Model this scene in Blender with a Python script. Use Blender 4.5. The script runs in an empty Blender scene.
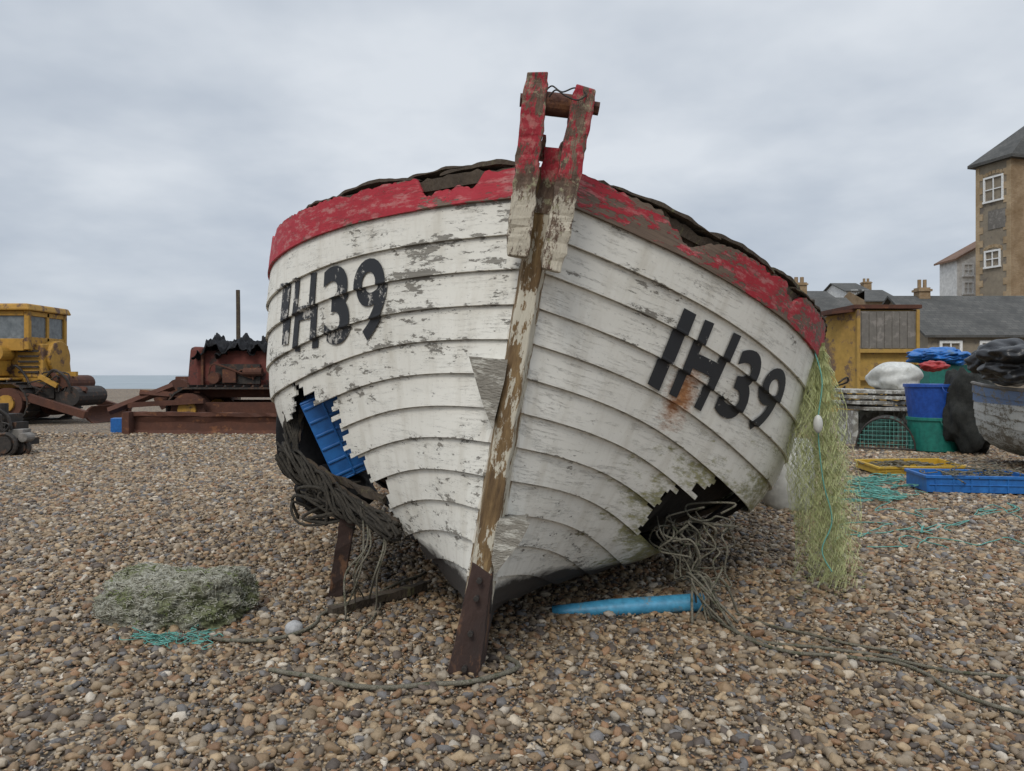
import bpy, bmesh, math, random
import numpy as np
from math import sin, cos, radians, pi
from mathutils import Vector, Matrix, noise
random.seed(7); np.random.seed(7)
R=random.uniform
F=760.0; H=1.2; HZ=375.0
sc=bpy.context.scene
def W(u,v,d): return Vector(((u-512)/F*d, d, H-(v-HZ)/F*d))
def G(u,v,z=0.0):
    d=(H-z)*F/(v-HZ); return Vector(((u-512)/F*d,d,z))
def proj(p): return (512+F*p[0]/p[1], HZ+F*(H-p[2])/p[1])
# ---------- materials ----------
def newmat(name):
    m=bpy.data.materials.new(name); m.use_nodes=True
    nt=m.node_tree; nt.nodes.clear()
    o=nt.nodes.new('ShaderNodeOutputMaterial'); b=nt.nodes.new('ShaderNodeBsdfPrincipled')
    nt.links.new(b.outputs[0],o.inputs[0])
    return m,nt,b
def N(nt,t,**k):
    n=nt.nodes.new(t)
    for a,b in k.items():
        if a in n.inputs.keys(): n.inputs[a].default_value=b
        else: setattr(n,a,b)
    return n
def c4(c): return (c[0],c[1],c[2],1)
def ramp(nt,fac,stops,interp='LINEAR'):
    r=nt.nodes.new('ShaderNodeValToRGB'); r.color_ramp.interpolation=interp
    e=r.color_ramp.elements
    e[0].position=stops[0][0]; e[0].color=c4(stops[0][1])
    e[1].position=stops[-1][0]; e[1].color=c4(stops[-1][1])
    for p,c in stops[1:-1]:
        x=e.new(p); x.color=c4(c)
    nt.links.new(fac,r.inputs[0]); return r.outputs[0]
def math_(nt,op,a,b=None,clamp=False):
    n=nt.nodes.new('ShaderNodeMath'); n.operation=op; n.use_clamp=clamp
    for i,x in enumerate((a,b)):
        if x is None: continue
        if isinstance(x,(int,float)): n.inputs[i].default_value=x
        else: nt.links.new(x,n.inputs[i])
    return n.outputs[0]
def mix(nt,f,a,b,mode='MIX'):
    n=nt.nodes.new('ShaderNodeMix'); n.data_type='RGBA'; n.blend_type=mode
    for i,x in ((0,f),(6,a),(7,b)):
        if isinstance(x,(int,float)): n.inputs[i].default_value=x
        elif isinstance(x,tuple): n.inputs[i].default_value=c4(x)
        else: nt.links.new(x,n.inputs[i])
    return n.outputs[2]
def noi(nt,co,scale,detail=5,rough=.6,mapscale=None,off=(0,0,0)):
    if mapscale or off!=(0,0,0):
        mp=nt.nodes.new('ShaderNodeMapping'); mp.inputs['Scale'].default_value=mapscale or (1,1,1); mp.inputs['Location'].default_value=off
        nt.links.new(co,mp.inputs[0]); co=mp.outputs[0]
    n=N(nt,'ShaderNodeTexNoise',Scale=scale,Detail=detail,Roughness=rough)
    nt.links.new(co,n.inputs['Vector']); return n.outputs['Fac']
def step(nt,x,a,b):
    n=nt.nodes.new('ShaderNodeMapRange'); n.inputs[1].default_value=a; n.inputs[2].default_value=b
    nt.links.new(x,n.inputs[0]); return n.outputs[0]
def bump(nt,b,h,strength,dist=.01):
    n=N(nt,'ShaderNodeBump',Strength=strength,Distance=dist); nt.links.new(h,n.inputs['Height']); nt.links.new(n.outputs[0],b.inputs['Normal'])
def pmat(name,c1,c2,scale=4,rough=.8,bp=.3,metal=0,c3=None,t3=.6,ms=None,bd=.01):
    """two-tone noisy surface plus patches of a third colour"""
    m,nt,b=newmat(name); tc=nt.nodes.new('ShaderNodeTexCoord').outputs['Object']
    n1=noi(nt,tc,scale,6,.65,ms); n2=noi(nt,tc,scale*6,4,.6,ms,(3,1,2))
    col=ramp(nt,n1,[(.3,c1),(.7,c2)])
    col=mix(nt,step(nt,n2,.35,.8),col,tuple(x*.6 for x in c1))
    if c3:
        n3=noi(nt,tc,scale*1.7,8,.7,ms,(7,4,9))
        col=mix(nt,step(nt,n3,t3-.03,t3+.04),col,c3)
    nt.links.new(col,b.inputs['Base Color']); b.inputs['Roughness'].default_value=rough; b.inputs['Metallic'].default_value=metal
    if bp: bump(nt,b,n2,bp,bd)
    return m
M={}
M['rust']=pmat('rust',(.12,.045,.025),(.055,.025,.018),3,.9,.5,0,(.17,.07,.03),.6)
M['rustred']=pmat('rust_red',(.17,.042,.03),(.09,.03,.022),2,.85,.4,0,(.04,.024,.02),.55)
M['dark']=pmat('dark_metal',(.02,.018,.016),(.05,.038,.03),4,.75,.4,c3=(.09,.045,.025),t3=.58)
M['black']=pmat('black_plastic',(.010,.010,.011),(.018,.018,.02),3,.38,.3,bd=.02)
M['blackmatt']=pmat('black_sheeting',(.010,.010,.011),(.016,.016,.018),3,.7,.3,bd=.02)
M['blackmatt'].node_tree.nodes['Principled BSDF'].inputs['Specular IOR Level'].default_value=.2
M['hold']=pmat('shaded_hold_wood',(.022,.017,.013),(.012,.010,.008),4,1,.5,bd=.02)  # near-black: shade inside the hull is put into the colour
M['yellow']=pmat('yellow_paint',(.50,.27,.035),(.36,.19,.03),1.5,.65,.2,0,(.10,.05,.03),.54)
M['yellowdk']=pmat('old_yellow_paint',(.44,.28,.06),(.34,.20,.05),1,.7,.2,0,(.14,.09,.06),.56)
M['blue']=pmat('blue_plastic',(.012,.12,.40),(.02,.16,.46),3,.45,.1,c3=(.06,.12,.2),t3=.62)
M['bluebin']=pmat('blue_bin_plastic',(.012,.065,.32),(.02,.085,.38),3,.4,.1)
M['greenbin']=pmat('green_plastic',(.01,.15,.12),(.015,.19,.14),3,.45,.1)
M['lblue']=pmat('light_blue_plastic',(.05,.25,.42),(.07,.32,.50),5,.45,.2,c3=(.16,.17,.15),t3=.58)
M['teal']=pmat('teal_rope',(.10,.32,.27),(.16,.4,.34),20,.8,.4)
M['rope']=pmat('grey_rope',(.15,.135,.10),(.24,.22,.17),25,.95,.8,c3=(.07,.075,.04),t3=.56)
M['darkrope']=pmat('dark_rope',(.030,.026,.02),(.075,.064,.048),20,.95,.8)
M['oldwood']=pmat('rotten_wood',(.10,.075,.052),(.045,.034,.025),5,.95,1,c3=(.12,.11,.055),t3=.6,ms=(1,3,1))
M['greywood']=pmat('grey_wood',(.30,.28,.24),(.18,.165,.14),6,.9,.8,c3=(.5,.49,.45),t3=.52)
M['panel']=pmat('grey_board',(.19,.175,.155),(.13,.12,.105),1.5,.9,.2,c3=(.22,.2,.18),t3=.55)
M['white']=pmat('white_plastic',(.62,.62,.58),(.5,.5,.46),3,.5,.15,c3=(.36,.35,.3),t3=.62)
M['glass']=pmat('window_glass',(.05,.06,.07),(.08,.09,.1),1,.15,0)
M['dustyglass']=pmat('dusty_glass',(.12,.14,.15),(.24,.26,.27),1.5,.15,0)
M['sash']=pmat('white_window_paint',(.82,.82,.80),(.78,.78,.76),2,.5,0)
M['yellowbox']=pmat('yellow_box_plastic',(.55,.36,.04),(.48,.3,.04),5,.5,.1,c3=(.3,.22,.08),t3=.6)
M['red']=pmat('red_plastic',(.4,.03,.03),(.3,.02,.02),5,.5,.1)
M['concrete']=pmat('rendered_wall',(.30,.255,.19),(.21,.175,.13),.5,.95,.2,c3=(.14,.12,.10),t3=.57)
M['whitewall']=pmat('white_wall',(.76,.75,.72),(.66,.65,.62),.6,.9,.1)
def brickmat(name,c1,c2,mo,sx,bh=.075,bw=.22):
    m,nt,b=newmat(name); tc=nt.nodes.new('ShaderNodeTexCoord').outputs['UV']
    t=N(nt,'ShaderNodeTexBrick',Scale=1.0); t.inputs['Color1'].default_value=c4(c1); t.inputs['Color2'].default_value=c4(c2); t.inputs['Mortar'].default_value=c4(mo)
    t.inputs['Brick Width'].default_value=bw; t.inputs['Row Height'].default_value=bh; t.inputs['Mortar Size'].default_value=.012
    nt.links.new(tc,t.inputs['Vector'])
    n=noi(nt,tc,.6,6,.7)
    col=mix(nt,step(nt,n,.35,.7),t.outputs[0],tuple(x*.55 for x in c1)); nt.links.new(col,b.inputs['Base Color']); b.inputs['Roughness'].default_value=.9
    return m
M['brick']=brickmat('brick_wall',(.30,.185,.085),(.40,.27,.14),(.28,.25,.2),1)
M['quoin']=brickmat('pale_brick',(.40,.27,.14),(.48,.34,.19),(.32,.29,.23),1)
M['slate']=brickmat('slate_roof',(.075,.075,.07),(.12,.115,.105),(.04,.04,.04),1,.25,.35)
M['tile']=brickmat('tiled_roof',(.20,.11,.07),(.25,.15,.1),(.1,.07,.05),1,.25,.3)
# ---------- mesh builder ----------
class MB:
    def __init__(s): s.v=[]; s.f=[]; s.m=[]; s.uv=None
    def add(s,vs,fs,mi=0):
        o=len(s.v); s.v+= [tuple(p) for p in vs]; s.f+=[tuple(i+o for i in f) for f in fs]; s.m+=[mi]*len(fs)
    def box(s,c,size,rot=(0,0,0),mi=0,tap=1.0,jit=0):
        from mathutils import Euler
        E=Euler(rot).to_matrix(); c=Vector(c); vs=[]
        for z in(-1,1):
            k=tap if z>0 else 1
            for x,y in((-1,-1),(1,-1),(1,1),(-1,1)):
                vs.append(c+E@Vector((x*size[0]/2*k+R(-jit,jit),y*size[1]/2*k+R(-jit,jit),z*size[2]/2+R(-jit,jit))))
        s.add(vs,[(3,2,1,0),(4,5,6,7),(0,1,5,4),(1,2,6,5),(2,3,7,6),(3,0,4,7)],mi)
    def beam(s,p0,p1,w,t,mi=0,seg=6,jit=0,side=None,w1=None):
        p0=Vector(p0);p1=Vector(p1); a=(p1-p0).normalized(); sd=Vector(side) if side else Vector((1,0,0))
        n=a.cross(sd).normalized()
        if a.cross(sd).length<.1: n=Vector((0,1,0))
        sd=n.cross(a).normalized(); w1=w if w1 is None else w1
        vs=[];fs=[]
        for i in range(seg+1):
            k=i/seg; p=p0.lerp(p1,k); ww=w+(w1-w)*k
            for x,y in((-1,-1),(1,-1),(1,1),(-1,1)):
                vs.append(p+sd*(x*ww/2+R(-jit,jit))+n*(y*t/2+R(-jit,jit)))
        for i in range(seg):
            for j in range(4):
                a0=i*4+j;a1=i*4+(j+1)%4; fs.append((a0,a1,a1+4,a0+4))
        fs.append((3,2,1,0)); e=seg*4; fs.append((e,e+1,e+2,e+3)); s.add(vs,fs,mi)
    def tube(s,pts,r,mi=0,n=6,closed=False,r1=None):
        pts=[Vector(p) for p in pts]; m=len(pts); vs=[];fs=[]; up=Vector((0,0,1)); prev=None
        for i,p in enumerate(pts):
            if closed: t=(pts[(i+1)%m]-pts[i-1])
            else: t=pts[min(i+1,m-1)]-pts[max(i-1,0)]
            if t.length<1e-9: t=Vector((0,0,1))
            t.normalize()
            if prev is None:
                a=t.cross(up); 
                if a.length<.1: a=t.cross(Vector((1,0,0)))
            else: a=prev-t*prev.dot(t)
            a.normalize(); prev=a; b=t.cross(a); rr=r if r1 is None else r+(r1-r)*i/(m-1)
            for k in range(n):
                th=2*pi*k/n; vs.append(p+a*(cos(th)*rr)+b*(sin(th)*rr))
        for i in range(m if closed else m-1):
            for k in range(n):
                fs.append((i*n+k,i*n+(k+1)%n,((i+1)%m)*n+(k+1)%n,((i+1)%m)*n+k))
        if not closed:
            fs.append(tuple(range(n))[::-1]); fs.append(tuple((m-1)*n+k for k in range(n)))
        s.add(vs,fs,mi)
    def cyl(s,p0,p1,r,mi=0,n=20,r1=None): s.tube([p0,p1],r,mi,n,r1=r1)
    def blob(s,c,size,amp=.2,fr=2,sub=4,mi=0,seed=0,flat=None,oct=4,cl=None):
        bm=bmesh.new(); bmesh.ops.create_icosphere(bm,subdivisions=sub,radius=1)
        vs=[]
        for v in bm.verts:
            d=v.co.copy(); k=1+amp*(noise.fractal(d*fr+Vector((seed,seed*2,3)),1,2,oct))
            p=Vector((d.x*size[0]*k,d.y*size[1]*k,d.z*size[2]*k))
            if flat is not None: p.z=max(p.z,flat)
            vs.append(Vector(c)+p)
        fs=[tuple(v.index for v in f.verts) for f in bm.faces]; bm.free(); s.add(vs,fs,mi)
    def build(s,name,mats,parent=None,base=(0,0,0),smooth=False,inv=None,bevel=0,label=None,boxuv=False):
        me=bpy.data.meshes.new(name); base=Vector(base)
        if inv is not None: vs=[tuple(inv@Vector(p)) for p in s.v]
        else: vs=[tuple(Vector(p)-base) for p in s.v]
        me.from_pydata(vs,[],s.f)
        for m in mats: me.materials.append(M[m] if isinstance(m,str) else m)
        for p,mi in zip(me.polygons,s.m): p.material_index=mi; p.use_smooth=smooth
        if boxuv:
            uv=me.uv_layers.new(name='UVMap')
            for p in me.polygons:
                n=p.normal; a=Vector((-n.y,n.x,0)); 
                if a.length<.1: a=Vector((1,0,0))
                a.normalize(); b=n.cross(a)
                for li in p.loop_indices:
                    c=me.vertices[me.loops[li].vertex_index].co; uv.data[li].uv=(c.dot(a),c.dot(b))
        me.update()
        o=bpy.data.objects.new(name,me); sc.collection.objects.link(o)
        if parent: o.parent=parent
        elif inv is None: o.location=base
        if bevel:
            b=o.modifiers.new('bevel','BEVEL'); b.width=bevel; b.segments=2; b.limit_method='ANGLE'
        if label: o['label']=label
        return o
def tag(o,label,cat,group=None):
    o['label']=label; o['category']=cat
    if group: o['group']=group
    return o
def empty(name,base,label,cat,group=None):
    o=bpy.data.objects.new(name,None); o.empty_display_size=.2; o.location=base; sc.collection.objects.link(o)
    return tag(o,label,cat,group)
def spline(pts,n=8):
    pts=[Vector(p) for p in pts]; out=[]
    for i in range(len(pts)-1):
        p0=pts[max(i-1,0)];p1=pts[i];p2=pts[i+1];p3=pts[min(i+2,len(pts)-1)]
        for k in range(n):
            t=k/n; out.append(.5*((2*p1)+(p2-p0)*t+(2*p0-5*p1+4*p2-p3)*t*t+(3*p1-p0-3*p2+p3)*t**3))
    out.append(pts[-1]); return out
# ---------- camera, world, sun ----------
cam=bpy.data.cameras.new('camera'); co=bpy.data.objects.new('camera',cam); sc.collection.objects.link(co)
co.location=(0,0,H); co.rotation_euler=(pi/2,0,0); cam.sensor_width=36; cam.lens=F/1024*36; cam.shift_y=-10.5/1024; cam.clip_end=9000; cam.clip_start=.05
sc.camera=co
sc.view_settings.view_transform='Standard'; sc.view_settings.look='None'; sc.view_settings.exposure=0
w=bpy.data.worlds.new('World'); sc.world=w; w.use_nodes=True; nt=w.node_tree; nt.nodes.clear()
out=nt.nodes.new('ShaderNodeOutputWorld'); bg=nt.nodes.new('ShaderNodeBackground'); nt.links.new(bg.outputs[0],out.inputs[0])
sky=nt.nodes.new('ShaderNodeTexSky'); sky.sky_type='NISHITA'; sky.sun_disc=False; sky.sun_elevation=radians(45); sky.sun_rotation=radians(200)
tc=nt.nodes.new('ShaderNodeTexCoord').outputs['Generated']
sx=nt.nodes.new('ShaderNodeSeparateXYZ'); nt.links.new(tc,sx.inputs[0])
zz=math_(nt,'MAXIMUM',sx.outputs[2],0.0); den=math_(nt,'ADD',zz,.22)
cx=math_(nt,'DIVIDE',sx.outputs[0],den); cy=math_(nt,'DIVIDE',sx.outputs[1],den)
cb=nt.nodes.new('ShaderNodeCombineXYZ'); nt.links.new(cx,cb.inputs[0]); nt.links.new(cy,cb.inputs[1])
n1=noi(nt,cb.outputs[0],1.2,5,.52,None,(1.3,.4,0)); n2=noi(nt,cb.outputs[0],.4,3,.5,None,(5,2,0))
nn=math_(nt,'ADD',math_(nt,'MULTIPLY',n1,.6),math_(nt,'MULTIPLY',n2,.4))
cloud=ramp(nt,nn,[(.38,(.43,.49,.58)),(.48,(.56,.615,.69)),(.59,(.74,.785,.84))])
hz=step(nt,zz,0.0,.25); cloud=mix(nt,hz,mix(nt,.6,cloud,(.53,.585,.665)),cloud)
zen=math_(nt,'ADD',math_(nt,'MULTIPLY',step(nt,zz,.45,1.0),1.3),1.0)
vm=nt.nodes.new('ShaderNodeVectorMath'); vm.operation='SCALE'; nt.links.new(cloud,vm.inputs[0]); nt.links.new(zen,vm.inputs['Scale'])
vs_=nt.nodes.new('ShaderNodeVectorMath'); vs_.operation='SCALE'; nt.links.new(sky.outputs[0],vs_.inputs[0]); vs_.inputs['Scale'].default_value=.08
nt.links.new(mix(nt,.93,vs_.outputs[0],vm.outputs[0]),bg.inputs[0]); bg.inputs[1].default_value=1.0
sl=bpy.data.lights.new('sun','SUN'); sl.energy=1.5; sl.angle=radians(20); sl.color=(1,.95,.87)
so=bpy.data.objects.new('sun',sl); so.rotation_euler=(radians(44),0,radians(-18)); sc.collection.objects.link(so)
# ---------- ground ----------
def gz(x,y):
    z=.035*noise.noise(Vector((x*.55,y*.55,0)))+.012*noise.noise(Vector((x*2.2,y*2.2,4)))
    if x<12 and y>66:
        a=min(1,(y-66)/25.)*min(1,(12-x)/6.); z-=5*a
    return z
m,nt,b=newmat('shingle_ground'); tc=nt.nodes.new('ShaderNodeTexCoord').outputs['Object']
cols=[(0,(.31,.21,.12)),(.12,(.19,.145,.10)),(.25,(.38,.28,.17)),(.37,(.11,.085,.068)),(.48,(.32,.255,.18)),(.6,(.26,.15,.08)),(.7,(.44,.37,.28)),(.78,(.175,.165,.16)),(.86,(.30,.22,.135)),(.965,(.52,.46,.38))]
vo=N(nt,'ShaderNodeTexVoronoi',Scale=30.0); nt.links.new(tc,vo.inputs['Vector'])
sp=nt.nodes.new('ShaderNodeSeparateColor'); nt.links.new(vo.outputs['Color'],sp.inputs[0])
col=ramp(nt,sp.outputs[0],cols,'CONSTANT')
dk=step(nt,vo.outputs['Distance'],.35,.75); col=mix(nt,dk,col,(.05,.04,.03))
pn=noi(nt,tc,.5,4,.6); col=mix(nt,step(nt,pn,.4,.75),col,(.8,.78,.74),'MULTIPLY')
nt.links.new(col,b.inputs['Base Color']); b.inputs['Roughness'].default_value=.85
bump(nt,b,math_(nt,'SUBTRACT',1.0,vo.outputs['Distance']),.8,.02); M['ground']=m
xs=sorted(set([round(x,3) for x in list(np.arange(-20,20.01,.4))+[-4000,-1500,-600,-300,-150,-90,-60,-45,-35,-27,27,35,45,60,90,150,300,600,1500,4000]]))
ys=list(np.arange(-4,24,.4))+list(range(24,60,4))+list(range(60,100,3))+[110,140,200,300,500,900,2000,5000]
ys=[-300,-60,-15]+ys
g=MB(); vs=[(x,y,gz(x,y)) for y in ys for x in xs]; nx=len(xs)
g.add(vs,[(j*nx+i,j*nx+i+1,(j+1)*nx+i+1,(j+1)*nx+i) for j in range(len(ys)-1) for i in range(nx-1)])
go=g.build('ground',['ground'],smooth=True); go['kind']='structure'; go['label']='brown shingle beach of small pebbles'
m,nt,b=newmat('sea_water'); tc=nt.nodes.new('ShaderNodeTexCoord').outputs['Object']
n=noi(nt,tc,.05,5,.6,(1,.25,1)); nt.links.new(ramp(nt,n,[(.3,(.20,.24,.26)),(.7,(.29,.33,.35))]),b.inputs['Base Color']); b.inputs['Roughness'].default_value=.5
bump(nt,b,n,.5,1); M['sea']=m
g=MB(); g.add([(-6000,60,-2.2),(6000,60,-2.2),(6000,8000,-2.2),(-6000,8000,-2.2)],[(0,1,2,3)]); s=g.build('sea',['sea']); s['kind']='structure'; s['label']='flat grey sea reaching the horizon'
# pebbles
m,nt,b=newmat('pebble'); oi=nt.nodes.new('ShaderNodeObjectInfo'); tc=nt.nodes.new('ShaderNodeTexCoord').outputs['Object']
col=ramp(nt,oi.outputs['Random'],cols,'CONSTANT'); r2=math_(nt,'FRACT',math_(nt,'MULTIPLY',oi.outputs['Random'],37.7))
n=noi(nt,tc,1.6,5,.65); col=mix(nt,step(nt,n,.35,.8),col,(.6,.56,.5),'MULTIPLY')
hs=nt.nodes.new('ShaderNodeHueSaturation'); nt.links.new(col,hs.inputs['Color']); nt.links.new(math_(nt,'ADD',math_(nt,'MULTIPLY',r2,.6),.66),hs.inputs['Value'])
nt.links.new(hs.outputs[0],b.inputs['Base Color']); b.inputs['Roughness'].default_value=.65; bump(nt,b,n,.2,.2); M['pebble']=m
pc=bpy.data.collections.new('pebble_shapes')
for i in range(9):
    bm=bmesh.new(); bmesh.ops.create_icosphere(bm,subdivisions=2,radius=1)
    a=R(.5,.95); h=R(.35,.7)
    for v in bm.verts:
        k=1+.5*noise.noise(v.co*1.4+Vector((i*5,0,0)))
        v.co=Vector((v.co.x*k,v.co.y*k*a,v.co.z*k*h))
    me=bpy.data.meshes.new('pebble_shape'); bm.to_mesh(me); bm.free(); me.materials.append(m)
    for p in me.polygons: p.use_smooth=True
    pc.objects.link(bpy.data.objects.new('pebble_shape',me))
g=MB(); NX,NY=50,90; vs=[];dens=[];scl=[]
for j in range(NY+1):
    y=1.7+(j/NY)**1.4*14
    for i in range(NX+1):
        x=(i/NX*2-1)*(.76*y+.3); vs.append((x,y,gz(x,y)+.004)); k=min(1,max(0,(y-3)/11)); dens.append(3900*(1-k)+750*k); scl.append(1+.6*k)
g.add(vs,[(j*(NX+1)+i,j*(NX+1)+i+1,(j+1)*(NX+1)+i+1,(j+1)*(NX+1)+i) for j in range(NY) for i in range(NX)])
po=g.build('shingle',['pebble']); po['kind']='stuff'; po['label']='loose rounded flint pebbles in tan, grey and brown'
for nm,dat in(('dens',dens),('scl',scl)):
    a=po.data.attributes.new(nm,'FLOAT','POINT'); a.data.foreach_set('value',dat)
ng=bpy.data.node_groups.new('scatter','GeometryNodeTree'); ng.interface.new_socket('Geometry',in_out='INPUT',socket_type='NodeSocketGeometry'); ng.interface.new_socket('Geometry',in_out='OUTPUT',socket_type='NodeSocketGeometry')
gi=ng.nodes.new('NodeGroupInput'); gout=ng.nodes.new('NodeGroupOutput')
dp=ng.nodes.new('GeometryNodeDistributePointsOnFaces'); ip=ng.nodes.new('GeometryNodeInstanceOnPoints'); ci=ng.nodes.new('GeometryNodeCollectionInfo')
ci.inputs['Collection'].default_value=pc; ci.inputs['Separate Children'].default_value=True; ci.inputs['Reset Children'].default_value=True
na=ng.nodes.new('GeometryNodeInputNamedAttribute'); na.data_type='FLOAT'; na.inputs[0].default_value='dens'
nb=ng.nodes.new('GeometryNodeInputNamedAttribute'); nb.data_type='FLOAT'; nb.inputs[0].default_value='scl'
rr=ng.nodes.new('FunctionNodeRandomValue'); rr.data_type='FLOAT_VECTOR'; rr.inputs[0].default_value=(-.5,-.5,0); rr.inputs[1].default_value=(.5,.5,6.28)
rs=ng.nodes.new('FunctionNodeRandomValue'); rs.data_type='FLOAT'; rs.inputs[2].default_value=0; rs.inputs[3].default_value=1; rs.inputs['Seed'].default_value=5
def gm(op,a,b):
    n=ng.nodes.new('ShaderNodeMath'); n.operation=op
    for i,x in enumerate((a,b)):
        if isinstance(x,(int,float)): n.inputs[i].default_value=x
        else: ng.links.new(x,n.inputs[i])
    return n.outputs[0]
s_=gm('MULTIPLY',gm('ADD',gm('MULTIPLY',gm('POWER',rs.outputs[1],5),.025),.0062),nb.outputs[0])
L=ng.links.new
L(gi.outputs[0],dp.inputs['Mesh']); L(na.outputs[0],dp.inputs['Density']); L(dp.outputs['Points'],ip.inputs['Points']); L(ci.outputs[0],ip.inputs['Instance']); ip.inputs['Pick Instance'].default_value=True
L(rr.outputs[0],ip.inputs['Rotation']); L(s_,ip.inputs['Scale']); 
ti=ng.nodes.new('GeometryNodeTranslateInstances'); L(ip.outputs[0],ti.inputs[0]); r3=ng.nodes.new('FunctionNodeRandomValue'); r3.data_type='FLOAT_VECTOR'; r3.inputs[0].default_value=(0,0,-.004); r3.inputs[1].default_value=(0,0,.010); L(r3.outputs[0],ti.inputs['Translation']); ti.inputs['Local Space'].default_value=False
L(ti.outputs[0],gout.inputs[0])
md=po.modifiers.new('scatter','NODES'); md.node_group=ng
# ---------- hull generator ----------
def sm(a,b,x):
    t=max(0,min(1,(x-a)/(b-a))); return t*t*(3-2*t)
class Hull:
    def __init__(s,B=1.77,p=3.7,Ls=3.0,L=5.6,zg=(1.61,.43),zk=.12,rk=.08,k=1.0): s.B,s.p,s.Ls,s.L,s.zg_,s.zk,s.rk,s.k=B,p,Ls,L,zg,zk,rk,k; s.c={}
    def b(s,x):
        if x<s.Ls: return .05+(s.B-.05)*(1-(1-x/s.Ls)**s.p)
        return s.B-.3*((x-s.Ls)/(s.L-s.Ls))**2
    def zg(s,x): return s.zg_[0]+s.zg_[1]*abs(1-x/s.Ls)**1.9*(1 if x<s.Ls else .35)
    def sec(s,x):
        x=max(0,round(x,5))
        if x in s.c: return s.c[x]
        b=s.b(x); zg=s.zg(x); e=max(.3,.8-.45*x); w=sm(.35,1.6,x)
        Z=np.concatenate([np.linspace(1,.2,40),.2*(1-np.linspace(0,1,50)[1:]**1.0)**1.6])
        X1=Z**e; X2=(1-(1-Z)**6)*(.91+.09*Z); X=b*((1-w)*X1+w*X2); zz=s.zk+(zg-s.zk)*Z
        X=np.maximum(X,.045)
        cum=np.concatenate([[0],np.cumsum(np.hypot(np.diff(X),np.diff(zz)))])
        s.c[x]=(X,zz,cum); return s.c[x]
    def pt(s,x,q,side=1):
        X,Z,c=s.sec(x); q=max(0,min(1,q)); a=q*c[-1]; xx=np.interp(a,c,X); z=np.interp(a,c,Z)
        return Vector((xx*side,max(0,x)-s.rk*z,z))
    def nrm(s,x,q,side=1):
        x=max(.012,x); du=s.pt(x+.01,q)-s.pt(x-.01,q); q0=max(0,q-.01); q1=min(1,q+.01); dv=s.pt(x,q1)-s.pt(x,q0)
        n=du.cross(dv); 
        if n.x<0: n=-n
        n.normalize(); return Vector((n.x*side,n.y,n.z))
NS=14
QB=[0]+[.068+(1-.068)*i/(NS-1) for i in range(NS)]
LAP=.017
def kq(q):
    for k in range(NS):
        if q<=QB[k+1]: return k,(q-QB[k])/(QB[k+1]-QB[k])
    return NS-1,1
def off(q):
    k,v=kq(q)
    if k>0 and v<.09: return LAP*1.08
    return LAP*v
def outer(h,x,q,side,extra=0): return h.pt(x,q,side)+h.nrm(x,q,side)*((off(q)+.004)*h.k+extra)
def planks(h,k0,k1,holetest,side,stations,rows=4,top=None):
    vs=[];fs=[];pv=[];gu=[]
    for k in range(k0,k1):
        o=len(vs)
        for i,x in enumerate(stations):
            nz=noise.noise(Vector((x*2.3,k*7.1,side*3)))
            qt=QB[k] if top is None else top(x,side); kk=QB[k+1]-qt
            for r in range(rows+1):
                v=r/rows; q=qt+kk*(v*(1.05 if k<NS-1 else 1)+.015*noise.noise(Vector((x*1.7,k*3.3,side)))*v)
                p=h.pt(x,q,side)+h.nrm(x,q,side)*(h.k*(LAP*v*(1+.2*nz)+.0015*noise.noise(Vector((x*5,k,v*3)))))
                vs.append(p); pv.append(v if top is None else 1-(1-v)*kk/QB[1]); gu.append((x,q*h.sec(x)[2][-1]))
        i=len(stations)//3; a=o+i*(rows+1); n=(vs[a+1]-vs[a]).cross(vs[a+rows+1]-vs[a]); flip=n.dot(h.nrm(stations[i],QB[k]+.01,side))<0
        for i in range(len(stations)-1):
            for r in range(rows):
                a=o+i*(rows+1)+r; xx=(stations[i]+stations[i+1])/2
                if holetest(xx,k,(r+.5)/rows,side): continue
                f=(a,a+1,a+rows+2,a+rows+1)
                fs.append(f[::-1] if flip else f)
    return vs,fs,pv,gu
def plank_obj(name,parts,mat,parent,thick):
    vs=[];fs=[];pv=[];gu=[]
    for a,b_,c,d in parts:
        o=len(vs); vs+=a; fs+=[tuple(i+o for i in f) for f in b_]; pv+=c; gu+=d
    me=bpy.data.meshes.new(name); me.from_pydata([tuple(p) for p in vs],[],fs); me.materials.append(mat)
    for p in me.polygons: p.use_smooth=True
    at=me.attributes.new('pv','FLOAT','POINT'); at.data.foreach_set('value',pv)
    at=me.attributes.new('gu','FLOAT_VECTOR','POINT'); at.data.foreach_set('vector',[c for g_ in gu for c in (g_[0],g_[1],0)])
    ob=bpy.data.objects.new(name,me); sc.collection.objects.link(ob); ob.parent=parent
    so=ob.modifiers.new('thickness','SOLIDIFY'); so.thickness=thick; so.offset=-1
    es=ob.modifiers.new('edges','EDGE_SPLIT'); es.split_angle=radians(40)
    bm=bmesh.new(); bm.from_mesh(me); bmesh.ops.delete(bm,geom=[v for v in bm.verts if not v.link_faces],context='VERTS'); bm.to_mesh(me); bm.free()
    return ob
def boat_frame(O,roll,yaw): return Matrix.Translation(O)@Matrix.Rotation(-yaw,4,'Z')@Matrix.Rotation(roll,4,'Y')
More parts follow.
